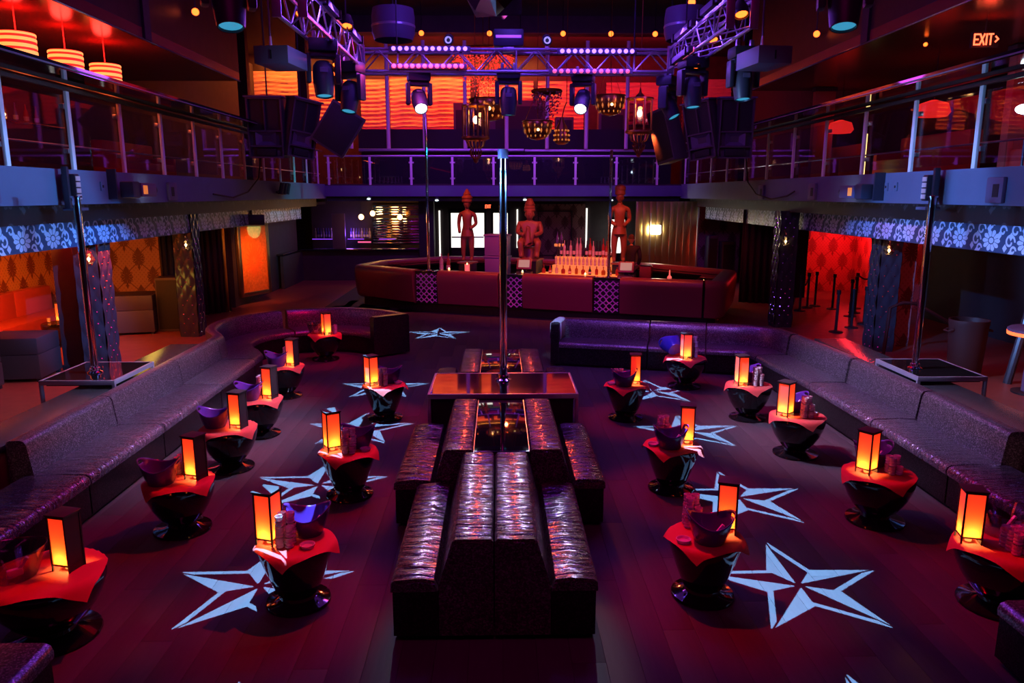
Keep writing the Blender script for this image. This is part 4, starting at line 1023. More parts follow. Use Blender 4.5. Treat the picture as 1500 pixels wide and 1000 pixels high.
# the man behind the bar, seen from the shoulders up
pr = thing('person', 'man with a close-cropped head in a dark shirt, back turned, behind the right till', 'person', bp(5.21, 3.55, 0.2), BA + PI + 0.35)
k = 1.84
sh = [((0, 0, .52 * k), .085 * k, -1), ((0, 0, .62 * k), .080 * k, 0), ((0, .0, .73 * k), .095 * k, 1), ((0, 0, .80 * k), .075 * k, 2), ((0, 0, .835 * k), .040 * k, 3)]
for s in (-1, 1):
    n = len(sh)
    sh += [((s * .115 * k, 0, .795 * k), .045 * k, 3), ((s * .145 * k, .01 * k, .64 * k), .034 * k, n), ((s * .130 * k, -.06 * k, .52 * k), .028 * k, n + 1)]
skin('shirt', sh, M['shirt'], pr)
lg = [((0, 0, .50 * k), .085 * k, -1)]
for s in (-1, 1):
    n = len(lg); lg += [((s * .05 * k, 0, .46 * k), .055 * k, 0), ((s * .055 * k, 0, .27 * k), .040 * k, n), ((s * .055 * k, .01 * k, .05 * k), .028 * k, n + 1), ((s * .06 * k, -.06 * k, .022 * k), .024 * k, n + 2)]
skin('trousers', lg, M['shirt'], pr)
bd = [((0, 0, .80 * k), .035 * k, -1), ((0, 0, .86 * k), .036 * k, 0)]
skin('neck', bd, M['skin'], pr)
face_head('head', M['skin'], pr, (0, -0.01 * k, .925 * k), .058 * k, 1.22)
bm = nb(); ball(bm, (0, 0.004, .935 * k), .0595 * k, .9, 1.02, 1.22, 18, 12)
bmesh.ops.delete(bm, geom=[v for v in bm.verts if v.co.z < .935 * k - 0.02 or (v.co.y < -0.07 and v.co.z < .96 * k)], context='VERTS')
obj('hair', bm, mat('short_hair', (0.10, 0.04, 0.03), 0.7), pr, 60)
for s in (-1, 1):
    hx, hy, hz = s * .122 * k, -.10 * k, .505 * k
    ch = [((s * .130 * k, -.06 * k, .52 * k), .020 * k, -1), ((hx, hy, hz), .024 * k, 0), ((hx, hy - .035 * k, hz - .005 * k), .022 * k, 1)]
    for f in range(4):
        n = len(ch); fx = hx + (f - 1.5) * .011 * k; ln = (.018, .022, .020, .015)[f] * k
        ch += [((fx, hy - .045 * k, hz - .006 * k), .0052 * k, 2), ((fx, hy - .045 * k - ln, hz - .012 * k), .005 * k, n), ((fx, hy - .045 * k - ln * 1.6, hz - .024 * k), .0045 * k, n + 1)]
    n = len(ch); ch += [((hx - s * .026 * k, hy - .015 * k, hz - .004 * k), .007 * k, 1), ((hx - s * .032 * k, hy - .04 * k, hz - .012 * k), .0055 * k, n)]
    skin('hand', ch, M['skin'], pr, 1)

# ================================================================== BACK OF THE ROOM, GROUND FLOOR
M['pane_white'] = M['door_light']
DN = []
def entry_door(lab, x0, x1):
    DN.append(1); d = bpy.data.objects.new('door_%d' % len(DN), None); COL.objects.link(d); d.location = ((x0 + x1) / 2, 32.9, 0); d['kind'] = 'structure'; d['label'] = lab; h = (x1 - x0) / 2
    for a, b, c, e in ((-h, h, 0, 0.35), (-h, h, 2.40, 2.6), (-h, -h + 0.10, 0.35, 2.40), (h - 0.10, h, 0.35, 2.40), (-h, h, 0.80, 0.92)):
        obj('frame', box(nb(), a, b, -0.04, 0.04, c, e, 0.006), M['matt_black'], d)
    obj('pane', box(nb(), -h + 0.10, h - 0.10, -0.01, 0.01, 0.92, 2.40), M['door_light'], d)
    obj('pane', box(nb(), -h + 0.10, h - 0.10, -0.01, 0.01, 0.35, 0.80), M['black_plastic'], d)
    obj('push_bar', box(nb(), -h + 0.12, h - 0.12, -0.08, -0.045, 1.34, 1.40, 0.01), M['brushed'], d)
entry_door('glazed entrance door full of daylight, left of the centre pole', -1.28, -0.52)
entry_door('glazed entrance door full of daylight, behind the centre pole', -0.32, 0.50)
entry_door('narrow glazed door mostly hidden behind the crowned statue', -2.15, -1.40)
for x, z0, z1 in ((-2.55, 0.5, 2.5), (-1.85, 0.7, 2.4), (0.82, 0.9, 2.55), (3.83, 0.9, 2.6)):  # slits of light in the back wall, drawn as thin glowing panes
    o = obj('window_%d' % (len([q for q in COL.objects if q.name.startswith('window_')]) + 1), box(nb(), x - 0.03, x + 0.03, 32.94, 33.0, z0, z1), M['door_light']); o['kind'] = 'structure'
def exit_sign(lab, loc, rz, sc, arrow=False):
    e = thing('exit_sign', lab, 'sign', loc, rz)
    obj('housing', box(nb(), -0.2 * sc, 0.2 * sc, -0.03, 0.03, -0.12 * sc, 0.12 * sc, 0.01), M['matt_black'], e)
    def letter(strokes, cx):
        bm = nb()
        for (xa, za, xb, zb) in strokes:
            p0 = Vector((cx + xa * 0.052 * sc, -0.034, za * 0.075 * sc)); p1 = Vector((cx + xb * 0.052 * sc, -0.034, zb * 0.075 * sc))
            d = (p1 - p0).normalized(); n = Vector((-d.z, 0, d.x)) * 0.012 * sc
            p0 -= d * 0.01 * sc; p1 += d * 0.01 * sc
            bm.faces.new([bm.verts.new(p0 - n), bm.verts.new(p1 - n), bm.verts.new(p1 + n), bm.verts.new(p0 + n)])
        obj('letter', bm, M['exit_red'], e)
    w_ = 0.078 * sc; off = -0.015 * sc if arrow else 0
    letter([(-.6, -1, -.6, 1), (-.6, 1, .6, 1), (-.6, 0, .4, 0), (-.6, -1, .6, -1)], -1.5 * w_ + off)
    letter([(-.6, -1, .6, 1), (-.6, 1, .6, -1)], -0.45 * w_ + off); letter([(0, -1, 0, 1)], 0.38 * w_ + off); letter([(0, -1, 0, 1), (-.6, 1, .6, 1)], 1.15 * w_ + off)
    if arrow: letter([(-.4, .5, .3, 0), (-.4, -.5, .3, 0)], 2.15 * w_)
    return e
exit_sign('small red EXIT sign over the entrance doors', (-0.43, 32.8, 2.68), 0, 0.85)
# damask panels and gold wall, right half of the back
struct('trim_damask_panel', box(nb(), 1.55, 3.75, 32.88, 33.0, 0, 2.78), M['damask_x'])
fr = thing('wall_frame', 'dark empty frame on the damask wall behind the bottles', 'frame', (2.45, 32.85, 1.5))
for a, b, c, d in ((-0.75, 0.75, 0.95, 1.0), (-0.75, 0.75, -0.95, -0.9), (-0.75, -0.7, -0.95, 1.0), (0.7, 0.75, -0.95, 1.0)): obj('bar', box(nb(), a, b, -0.03, 0.03, c, d), M['wall_dark'], fr)
g = thing('lit_poster_frame', 'bright framed panel behind the tall bare statue', 'frame', (5.0, 31.9, 0)); obj('glow_panel', box(nb(), -0.32, 0.32, -0.02, 0.02, 0.75, 2.15), M['pale_glow'] if 'pale_glow' in M else M['door_light'], g)
for a, b, c, d in ((-0.4, -0.32, 0.65, 2.25), (0.32, 0.4, 0.65, 2.25), (-0.4, 0.4, 2.15, 2.25), (-0.4, 0.4, 0.65, 0.75)): obj('frame', box(nb(), a, b, -0.04, 0.04, c, d, 0.005), M['matt_black'], g)
obj('stand', box(nb(), -0.3, 0.3, -0.02, 0.02, 0, 0.65), M['matt_black'], g)
GY = 26.5
gw = thing('gold_screen', 'ribbed gold metal screen with a bright lamp glow, right of the bar statue', 'screen', (5.9, GY, 0))
for k in range(9): obj('panel', box(nb(), -1.10 + k * 0.24, -1.10 + k * 0.24 + 0.232, -0.03, 0.03, 0, 2.95, 0.008), M['gold'], gw)
obj('edge_post', box(nb(), -0.59, -0.56, -0.05, -0.03, 0, 2.55), M['brushed'], gw); obj('edge_post', box(nb(), 1.07, 1.11, -0.05, 0.05, 0, 2.75), M['brushed'], gw)
wl = thing('wall_lamp', 'white-hot wall lamp on the gold metal wall', 'lamp', (5.5, GY - 0.12, 1.98)); obj('shade', box(nb(), -0.16, 0.16, -0.04, 0.03, -0.15, 0.15, 0.02), M['lens_white'], wl); obj('bracket', box(nb(), -0.05, 0.05, 0.03, 0.09, -0.05, 0.05), M['brushed'], wl)
point('gold_wall_lamp', (5.5, GY - 0.5, 2.0), 30, (1.0, 0.75, 0.35), 0.15)
struct('trim_damask_right', box(nb(), 7.0, 9.3, 29.0, 29.2, 0, 2.9), M['damask_x'])
for k, (x, y, w_, h) in enumerate(((8.4, 27.6, 0.5, 1.5), (7.9, 27.9, 0.35, 1.7))):
    c = thing('floor_speaker', 'tall dark loudspeaker standing right of the gold wall, %s' % ('the wider one', 'the taller one')[k], 'speaker', (x, y, 0)); obj('cabinet', box(nb(), -w_ / 2, w_ / 2, -0.25, 0.25, 0, h, 0.02), M['speaker'], c); obj('grille', box(nb(), -w_ * .4, w_ * .4, -0.265, -0.25, 0.1, h - 0.1), M['matt_black'], c)
# corner bar, far left
cb = thing('corner_bar', 'dark corner bar with a mirrored bottle niche in the far left corner', 'bar', (-5.0, 28.5, 0))
obj('front', box(nb(), -2.35, 2.0, -0.1, 0.0, 0, 1.12), M['wall_dark'], cb); obj('side', box(nb(), -2.45, -2.35, -2.7, 0.0, 0, 1.12), M['wall_dark'], cb)
obj('counter', box(nb(), -2.5, 2.05, -0.25, 0.45, 1.12, 1.19, 0.015), M['gloss_black'], cb); obj('counter', box(nb(), -2.95, -2.3, -2.75, -0.2, 1.12, 1.19, 0.015), M['gloss_black'], cb)
obj('back_cabinet', box(nb(), -2.4, 2.0, 1.6, 2.2, 0, 1.05), M['bar_black'], cb)
for (x0, x1) in ((-2.4, -1.55), (-1.0, -0.35), (0.25, 0.9)):
    sf = obj('bottle_shelf', box(nb(), x0, x1, 1.7, 2.1, 1.42, 1.47), M['bar_black'], cb); obj('violet_tube', box(nb(), x0, x1, 1.69, 1.70, 1.435, 1.455), M['bar_glow'], sf)
obj('red_strip', box(nb(), -0.45, 0.05, 0.9, 0.95, 1.35, 1.40), M['led_red_dim'], cb)
obj('mirror_post', box(nb(), -1.55, -1.05, 1.5, 1.6, 1.05, 2.45), M['purple_case'], cb)
MT0 = None; mt = thing('mirror_tiles', 'wall of ribbed mirror strips behind the corner bar', 'mirror', (-4.6, 30.85, 1.2))
obj('backing', box(nb(), -0.5, 1.55, 0.03, 0.06, -1.2, 1.6), M['wall_dark'], mt)
for k in range(15):
    obj('mirror_strip', box(nb(), -0.5, 1.55, 0, 0.03, k * 0.105, k * 0.105 + 0.096, 0.004, Matrix.Rotation(R_(((k * 7) % 5 - 2) * 1.2), 4, 'X')), M['mirror'], mt)
struct('wall_corner_left', box(nb(), -7.6, -2.6, 31.05, 31.2, 0, 3.1), M['wall_dark'])
struct('column_back', box(nb(), -2.95, -2.4, 28.2, 28.7, 0, 3.1), M['matt_black'])
for k in range(16):
    bx_ = -7.3 + (k % 8) * 0.105 + (0 if k < 8 else 1.42)
    bottle(0, 0.40, 0.045, 'violet-lit bottle on the %s shelf of the corner bar, %s along' % ('left' if k < 8 else 'middle', ordn(k % 8)), (bx_, 30.4, 1.47), 'bottles in the corner bar', True, 'bottle_blue' if k % 3 else 'bottle_clear')
for k, (x, y, z) in enumerate(((-5.32, 29.6, 2.33), (-4.97, 30.2, 2.45), (-3.85, 29.8, 2.32), (-3.65, 30.5, 2.45))):
    c = thing('pierced_lamp', 'small glowing pierced globe lamp over the corner bar, %s from the left' % ordn(k), 'lamp', (x, y, z), 0, 'globe lamps over the corner bar')
    bm = nb(); ball(bm, (0, 0, 0), 0.10 if k != 3 else 0.06, 1, 1, 1.1, 12, 8); obj('globe', bm, M['amber_hot'] if k != 3 else M['amber'], c)
    bm = nb()
    for q in range(6): bmesh.ops.create_circle(bm, segments=16, radius=0.112, matrix=Matrix.Rotation(q * PI / 6, 4, 'Z') @ Matrix.Rotation(PI / 2, 4, 'X'))
    cg = obj('cage', bm, M['copper'], c); mm = cg.modifiers.new('s', 'SKIN')
    for v in cg.data.skin_vertices[0].data: v.radius = (0.01, 0.01)
    obj('cord', tube(nb(), (0, 0, 0.1), (0, 0, 3.05 - z), 0.008, n=5), M['matt_black'], c)
point('corner_bar_light', (-4.4, 29.5, 2.3), 30, (1.0, 0.35, 0.08), 0.2); point('corner_bar_violet', (-6.0, 30.2, 1.7), 18, (0.35, 0.12, 1.0), 0.2)
# small spots under the back balcony
for k, (x, z) in enumerate(((-4.62, 3.05), (-2.2, 3.0), (0.95, 3.02), (4.05, 3.0))):
    c = thing('downlight', 'little white spot lamp under the back balcony edge, %s from the left' % ordn(k), 'lamp', (x, BY - 0.08, z), 0, 'spot lamps under the back balcony')
    obj('can', tube(nb(), (0, 0.12, 0.05), (0.0, -0.06, -0.03), 0.07, 0.08, 10), M['matt_black'], c); obj('lens', lathe(nb(), [(0, 0), (0.066, 0.012), (0.0, 0.03)], 10), M['lens_white'], c, loc=(0, -0.085, -0.035))

# ================================================================== UNDER THE BALCONIES
def tufted_face(bm, wd, H, n_u, n_v, o, du, nrm):
    """A buttoned, diamond-tufted face: o = lower corner, du = horizontal direction, nrm = outward."""
    o, du, nrm = Vector(o), Vector(du), Vector(nrm); g = []
    for j in range(n_v + 1):
        row = []
        for i in range(n_u + 1):
            u = i / n_u; v = j / n_v
            a = (u * 2 + v * H / wd) * PI; b = (u * 2 - v * H / wd) * PI
            d = 0.022 * (abs(math.sin(a)) * abs(math.sin(b))) ** 0.6
            row.append(bm.verts.new(o + du * (u * wd) + Vector((0, 0, v * H)) + nrm * d))
        g.append(row)
    for j in range(n_v):
        for i in range(n_u): bm.faces.new((g[j][i], g[j][i + 1], g[j + 1][i + 1], g[j + 1][i]))
BUT = None
def column(lab, x, y, H=2.8, wd=0.42, sconce_side=1):
    global BUT
    c = thing('tufted_column', lab, 'column', (x, y, 0), 0, 'buttoned columns under the balconies')
    h = wd / 2; bm = nb(); nv = 108
    tufted_face(bm, wd, H, 16, nv, (-h, -h, 0), (1, 0, 0), (0, -1, 0)); tufted_face(bm, wd, H, 16, nv, (h, -h, 0), (0, 1, 0), (1, 0, 0)); tufted_face(bm, wd, H, 16, nv, (-h, h, 0), (0, -1, 0), (-1, 0, 0)); tufted_face(bm, wd, H, 16, nv, (h, h, 0), (-1, 0, 0), (0, 1, 0))
    obj('tufted_cover', bm, M['tuft'], c, 80)
    if BUT is None:
        bm = nb(); ball(bm, (0, 0, 0), 0.017, 1, 1, 1, 6, 4); b = obj('button', bm, M['chrome'], c); BUT = b.data; b.location = (0, -h - 0.004, 0.2)
    k = 0
    z = 0.1
    while z < H - 0.1:
        offs = (-h * 0.5, h * 0.5) if k % 2 == 0 else (0.0,)
        for f in offs:
            put('button', BUT, c, (f, -h - 0.006, z)); put('button', BUT, c, (math.copysign(h + 0.006, -x), f, z))
        z += wd / 4 * 1.0 * 2 / 2; k += 1
    s = thing('wall_sconce', lab.replace('buttoned column', 'small pointed glass lamp on the column'), 'lamp', (x + math.copysign(0.12, -x), y - h - 0.12, 2.08), 0, 'pointed column lamps')
    obj('glass_shade', lathe(nb(), [(0.02, 0.22), (0.03, 0.16), (0.10, 0.03), (0.11, 0.0), (0.06, -0.07), (0, -0.08)], 8), M['clear_plastic'], s); obj('bulb', lathe(nb(), [(0, 0.06), (0.032, 0.02), (0, -0.04)], 8), M['amber_hot'], s)
    obj('arm', tube(nb(), (0, 0, 0.2), (0, 0.14, 0.28), 0.012, n=6), M['copper'], s)
column('blue-lit buttoned column behind the left pole stage', -7.22, 13.5)
column('yellow-lit buttoned column near the curved booth', -7.05, 17.2, sconce_side=1)
column('blue-lit buttoned column behind the right pole stage', 7.93, 15.28)
column('dark buttoned column by the rope posts, right of the bar', 6.95, 18.2)
for lab, x, y in (('dark square pier beside the blue-lit left column', -7.85, 13.9),):
    c = thing('pier', lab, 'column', (x, y, 0)); obj('shaft', box(nb(), -0.2, 0.2, -0.2, 0.2, 0, 2.8, 0.01), M['wall_dark'], c); obj('foot', box(nb(), -0.22, 0.22, -0.22, 0.22, 0, 0.1, 0.01), M['matt_black'], c)
# left lounge
struct('wall_lounge_left', box(nb(), -11.4, -11.3, 4, 21, 0, 2.8), M['damask_y'])
struct('wall_lounge_left_back', box(nb(), -11.3, -8.6, 20.5, 20.6, 0, 2.8), M['damask_x'])
struct('trim_gold_post', box(nb(), -9.92, -9.85, 18.0, 18.07, 0, 2.8), M['gold'])
def curtain(name, x, y, wd, H, m, rot=0, lab=None, cat='curtain'):
    bm = nb(); n = int(wd * 26); rows = []
    for z in (0.02, H):
        rows.append([bm.verts.new((i / n * wd - wd / 2, 0.06 * math.sin(i * 1.3) + 0.02 * math.sin(i * 0.47), z)) for i in range(n + 1)])
    for i in range(n): bm.faces.new((rows[0][i], rows[0][i + 1], rows[1][i + 1], rows[1][i]))
    o = obj(name, bm, m, None, 80, (x, y, 0), rot); md = o.modifiers.new('t', 'SOLIDIFY'); md.thickness = 0.01
    tag(o, lab, cat); return o
curtain('curtain', -7.9, 20.0, 1.9, 2.75, M['curtain'], R_(60), 'dark red-brown curtain in the doorway by the orange painting')
curtain('curtain', -7.9, 18.6, 1.2, 2.75, M['matt_black'], R_(80), 'black curtain next to the yellow-lit column')
curtain('curtain', 7.75, 22.0, 1.2, 2.75, M['curtain'], R_(-20), 'dark ribbed curtain right of the bar, beside the black door')
struct('trim_gold_jamb', box(nb(), -7.55, -7.45, 20.7, 20.78, 0, 2.75), M['gold'])
def seat_block(lab, x, y, w_, d, h, rot, m, name='lounge_cube', cat='seat', group=None):
    r = thing(name, lab, cat, (x, y, 0), rot, group)
    obj('body', box(nb(), -w_ / 2, w_ / 2, -d / 2, d / 2, 0.06, h * 0.62, 0.02), m, r)
    obj('cushion', box(nb(), -w_ / 2, w_ / 2, -d / 2, d / 2, h * 0.62, h, 0.035), m, r)
    for sx in (-1, 1):
        for sy in (-1, 1): obj('foot', box(nb(), sx * (w_ / 2 - .06) - .03, sx * (w_ / 2 - .06) + .03, sy * (d / 2 - .06) - .03, sy * (d / 2 - .06) + .03, 0, 0.06), M['matt_black'], r)
    return r
seat_block('grey upholstered cube seat with a violet-lit side, at the left edge', -8.45, 13.15, 0.95, 0.85, 0.78, 0.12, M['lounge'])
seat_block('grey upholstered cube seat cut by the left edge, in front of the violet one', -8.75, 12.05, 0.9, 0.7, 0.72, 0.05, M['lounge'])
seat_block('dark cabinet-like seat beside the tall speaker, under the damask wall', -8.65, 17.6, 1.15, 0.9, 0.92, 0.25, M['lounge'], 'lounge_chest', 'seat')
for k in range(2): put('cushion', COL.objects['lounge_chest'].children[1].data, COL.objects['lounge_chest'], (0, 0, -0.0)) if False else None
# long banquette at the lounge wall
r = thing('wall_banquette', 'long red-lit padded bench along the damask wall at far left', 'bench', (-10.6, 14.5, 0))
obj('seat', box(nb(), -0.35, 0.35, -4.5, 4.0, 0.1, 0.46, 0.04), M['red_seat'], r)
for k in range(6): obj('back_panel', box(nb(), -0.62, -0.36, -4.5 + k * 1.42, -3.1 + k * 1.42, 0.1, 1.02, 0.05), M['red_seat'], r)
c = thing('floor_speaker', 'tall brown loudspeaker standing before the yellow-lit column', 'speaker', (-7.75, 18.0, 0), 0.15)
obj('cabinet', box(nb(), -0.36, 0.36, -0.3, 0.3, 0, 1.28, 0.03), M['speaker'], c); obj('grille', box(nb(), -0.32, 0.32, -0.32, -0.3, 0.06, 1.22, 0.01), M['matt_black'], c)
t = dup(TP, (-9.45, 16.0, 0), 0, 'small black goblet table in the red-lit left lounge'); l = dup(LP, (-9.35, 16.0, 0.51), 0.2, 'paper candle lantern on the table of the red-lit left lounge')
point('lounge_candle', (-9.35, 16.0, 0.6), 8, (1.0, 0.25, 0.05), 0.02)
g = put('rocks_glass', GM, None, (-9.62, 16.02, 0.51)); tag(g, 'single glass on the lounge table at far left', 'glass')
# painting on the slanted panel, left
pt = thing('painting', 'tall orange sunburst painting in a wide frame, lit cyan at its top', 'painting', (-7.25, 22.4, 0.25), R_(68))
obj('canvas', box(nb(), -0.55, 0.55, -0.03, 0.02, 0.12, 2.02), M['painting'], pt)
bm = nb()
for k in range(40):
    a = 2 * PI * k / 40; r0, r1 = 0.05, (0.34, 0.46)[k % 2]
    v = [bm.verts.new((math.cos(a + s) * rr_, -0.034, 1.0 + math.sin(a + s) * rr_ * 1.45)) for s, rr_ in ((0, r0), (0.05, (r0 + r1) / 2), (0, r1), (-0.05, (r0 + r1) / 2))]
    bm.faces.new(v)
obj('sunburst', bm, mat('sunburst_red', (0.8, 0.12, 0.02), 0.5), pt)
for a, b, c, d in ((-0.68, -0.55, 0.0, 2.14), (0.55, 0.68, 0.0, 2.14), (-0.68, 0.68, 2.02, 2.14), (-0.68, 0.68, 0.0, 0.12)): obj('frame', box(nb(), a, b, -0.06, 0.03, c, d, 0.012), M['gold'], pt)
struct('wall_under_balcony_left', box(nb(), -8.0, -7.55, 21.5, 28.5, 0, 2.9), M['wall_dark'])
spot('cyan_painting', (-4.9, 20.5, 2.6), (-7.25, 22.5, 2.2), 700, (0.10, 0.8, 0.9), 11, 0.15, 0.02)
exit_sign('dim red exit sign under the left balcony by the cyan-lit beam', (-6.95, 19.6, 2.52), R_(70), 0.9)
c = thing('hanging_projector', 'dark lamp box hanging under the left balcony beside the cyan glow', 'projector', (-6.85, 21.2, 2.5), 0.3)
obj('body', box(nb(), -0.35, 0.35, -0.2, 0.2, -0.14, 0.14, 0.03), M['black_plastic'], c); obj('bracket', box(nb(), -0.03, 0.03, -0.03, 0.03, 0.14, 0.32), M['black_plastic'], c)
# right side
struct('wall_lounge_right', box(nb(), 11.85, 11.95, 19.5, 25, 0, 2.8), pattern_mat('damask_red_side', (0.62, 0.13, 0.12), (0.26, 0.04, 0.04), 'damask', (1, 2)))
struct('wall_lounge_right_near', box(nb(), 11.2, 11.3, 4, 19.5, 0, 2.8), M['wall_dark'])
struct('wall_lounge_right_back', box(nb(), 8.9, 12.0, 25.0, 25.1, 0, 2.9), pattern_mat('damask_red', (0.62, 0.13, 0.12), (0.26, 0.04, 0.04), 'damask', (0, 2)))
struct('wall_damask_pier', box(nb(), 8.35, 8.75, 15.6, 16.2, 0, 2.8), M['damask_x'])
pl = thing('slanted_post', 'leaning dark padded post with a damask board at the right edge', 'post', (8.8, 12.4, 0)); obj('post', tube(nb(), (-0.05, 0, 0), (0.42, 0, 2.75), 0.07, n=10), M['tuft'], pl); obj('board', box(nb(), 0.45, 1.7, 0.1, 0.16, 0.4, 2.75), M['damask_x'], pl)
BL = [(7.95, 17.3, 1.0), (8.85, 21.2, 1.0), (9.2, 21.5, 1.0), (9.45, 20.9, 1.0), (10.15, 21.0, 1.02), (10.8, 21.3, 1.02), (8.4, 20.6, 1.0), (8.6, 17.9, .95), (8.95, 17.6, .95), (9.15, 18.4, .95), (9.6, 18.2, 0.98), (9.75, 20.2, 1.0), (9.35, 19.6, 1.0)]
for k, (x, y, h) in enumerate(BL):
    c = thing('rope_post', 'black crowd-control post right of the bar, %s of the cluster' % ordn(k), 'post', (x, y, 0), 0, 'black rope posts')
    obj('base', lathe(nb(), [(0, 0), (0.16, 0), (0.15, 0.025), (0.03, 0.05), (0, 0.05)], 16), M['matt_black'], c); obj('pole', tube(nb(), (0, 0, 0.04), (0, 0, h - 0.1), 0.032, n=10), M['black_plastic'], c); obj('head', tube(nb(), (0, 0, h - 0.1), (0, 0, h), 0.048, n=10), M['matt_black'], c)
def belt(lab, a, b):
    pts = [Vector(a).lerp(Vector(b), k / 8) - Vector((0, 0, 0.12 * math.sin(PI * k / 8))) for k in range(9)]
    tag(obj('belt', wire(nb(), pts, 0.02), M['matt_black']), lab, 'belt')
belt('black belt strung between the two rope posts before the red wall', (10.18, 21.0, 0.94), (10.78, 21.3, 0.94)); belt('sagging rope between the rope posts beside the dark column', (8.43, 20.6, 0.8), (8.82, 21.2, 0.8))
c = thing('table_lamp', 'dark pagoda-shaped floor lamp among the rope posts', 'lamp', (10.9, 20.6, 0)); obj('shade', lathe(nb(), [(0.24, 0.72), (0.10, 0.93), (0.03, 1.0), (0, 1.0)], 14), M['matt_black'], c)
for q in range(3): obj('leg', tube(nb(), (0.08 * math.cos(q * 2.1), 0.08 * math.sin(q * 2.1), 0.85), (0.16 * math.cos(q * 2.1), 0.16 * math.sin(q * 2.1), 0), 0.014, n=6), M['matt_black'], c)
c = thing('wall_dispenser', 'grey box mounted on the red damask wall', 'box', (10.1, 24.9, 2.05)); obj('body', box(nb(), -0.2, 0.2, -0.1, 0.08, -0.32, 0.32, 0.02), M['trash'], c); obj('window', box(nb(), -0.12, 0.12, -0.11, -0.1, 0.05, 0.2), M['matt_black'], c)
bd = thing('door_leaf', 'black double door with a small white notice, right of the bar', 'door', (8.9, 23.5, 0), -0.2)
obj('leaf', box(nb(), -0.75, -0.01, -0.03, 0.03, 0, 2.3, 0.005), M['matt_black'], bd); obj('leaf', box(nb(), 0.01, 0.75, -0.03, 0.03, 0, 2.3, 0.005), M['matt_black'], bd); obj('notice', box(nb(), -0.5, -0.4, -0.04, -0.03, 1.95, 2.25), M['white'], bd)
tag(obj('glow_box', box(nb(), 7.45, 7.85, 22.5, 22.7, 0.0, 0.26, 0.02), M['gold']), 'little gold box on the floor right of the bar', 'box')
tc = thing('trash_can', 'big round ribbed rubbish bin behind the right pole stage', 'bin', (8.35, 13.0, 0))
obj('body', lathe(nb(), [(0, 0.0), (0.25, 0.0), (0.27, 0.03), (0.315, 0.92), (0.325, 0.95), (0.325, 1.02), (0.305, 1.02), (0.25, 0.05), (0, 0.05)], 28), M['trash'], tc)
for q in range(2): obj('handle', wire(nb(), [(0.32 * (1 - 2 * q), -0.09, 0.85), (0.39 * (1 - 2 * q), -0.07, 0.82), (0.39 * (1 - 2 * q), 0.07, 0.82), (0.32 * (1 - 2 * q), 0.09, 0.85)], 0.018, 6), M['trash'], tc)
hr = thing('stair_rail', 'dark handrail sloping down behind the rubbish bin', 'handrail', (7.9, 14.4, 0)); obj('rail', wire(nb(), [(-0.3, 0, 0), (-0.25, 0, 1.02), (0.0, 0, 1.12), (0.25, 0, 1.1), (0.9, 0, 0.75), (1.4, 0, 0.6)], 0.035), M['wall_red'], hr); obj('rail_post', tube(nb(), (1.4, 0, 0), (1.4, 0, 0.6), 0.03), M['wall_red'], hr)
ht = thing('glow_table', 'high round table with a glowing orange rim at the right edge', 'table', (8.72, 11.75, 0)); obj('top', lathe(nb(), [(0, 1.08), (0.42, 1.08), (0.45, 1.06), (0.45, 1.02)], 28), M['grey_box'], ht); obj('glow_rim', lathe(nb(), [(0.455, 1.02), (0.45, 0.965), (0.40, 0.955), (0, 0.955)], 28), mat('orange_rim', (1, .3, .1), 0.4, emit=(1.0, 0.12, 0.02), es=2.2), ht)
obj('column', tube(nb(), (0, 0, 0), (0, 0, 0.96), 0.16, 0.13, 18), M['grey_box'], ht); obj('foot', lathe(nb(), [(0, 0), (0.3, 0), (0.3, 0.03), (0, 0.04)], 18), M['matt_black'], ht)
for q, (x, y) in enumerate(((6.55, 15.6), (9.4, 16.9))): c = thing('tealight', ('tiny red floor light by the right ledge end', 'small red floor lamp by the blue right column')[q], 'candle', (x, y, 0)); obj('cup', lathe(nb(), [(0, 0), (0.04, 0), (0.05, 0.07), (0, 0.06)], 8), M['wax_pink'], c); obj('flame', lathe(nb(), [(0, 0.06), (0.03, 0.1), (0, 0.16)], 8), M['lens_orange'], c)
point('red_wall_uplight', (11.3, 23.8, 1.9), 70, (1.0, 0.02, 0.03), 0.1)
point('red_wall_uplight', (9.3, 23.6, 1.2), 30, (1.0, 0.05, 0.03), 0.2)
area('orange_lounge', (-9.6, 12.5, 2.7), (-11.3, 15.0, 1.2), 330, (1.0, 0.20, 0.02), 5, 0.4, 110)
area('red_lounge', (-8.2, 14.0, 2.7), (-9.3, 14.0, 0), 150, (1.0, 0.03, 0.02), 3, 5)
area('red_lounge_right', (8.2, 13.5, 2.7), (8.3, 13.5, 0), 22, (1.0, 0.03, 0.03), 2, 6)
point('yellow_column', (-7.6, 16.2, 1.2), 9, (1.0, 0.62, 0.08), 0.2)

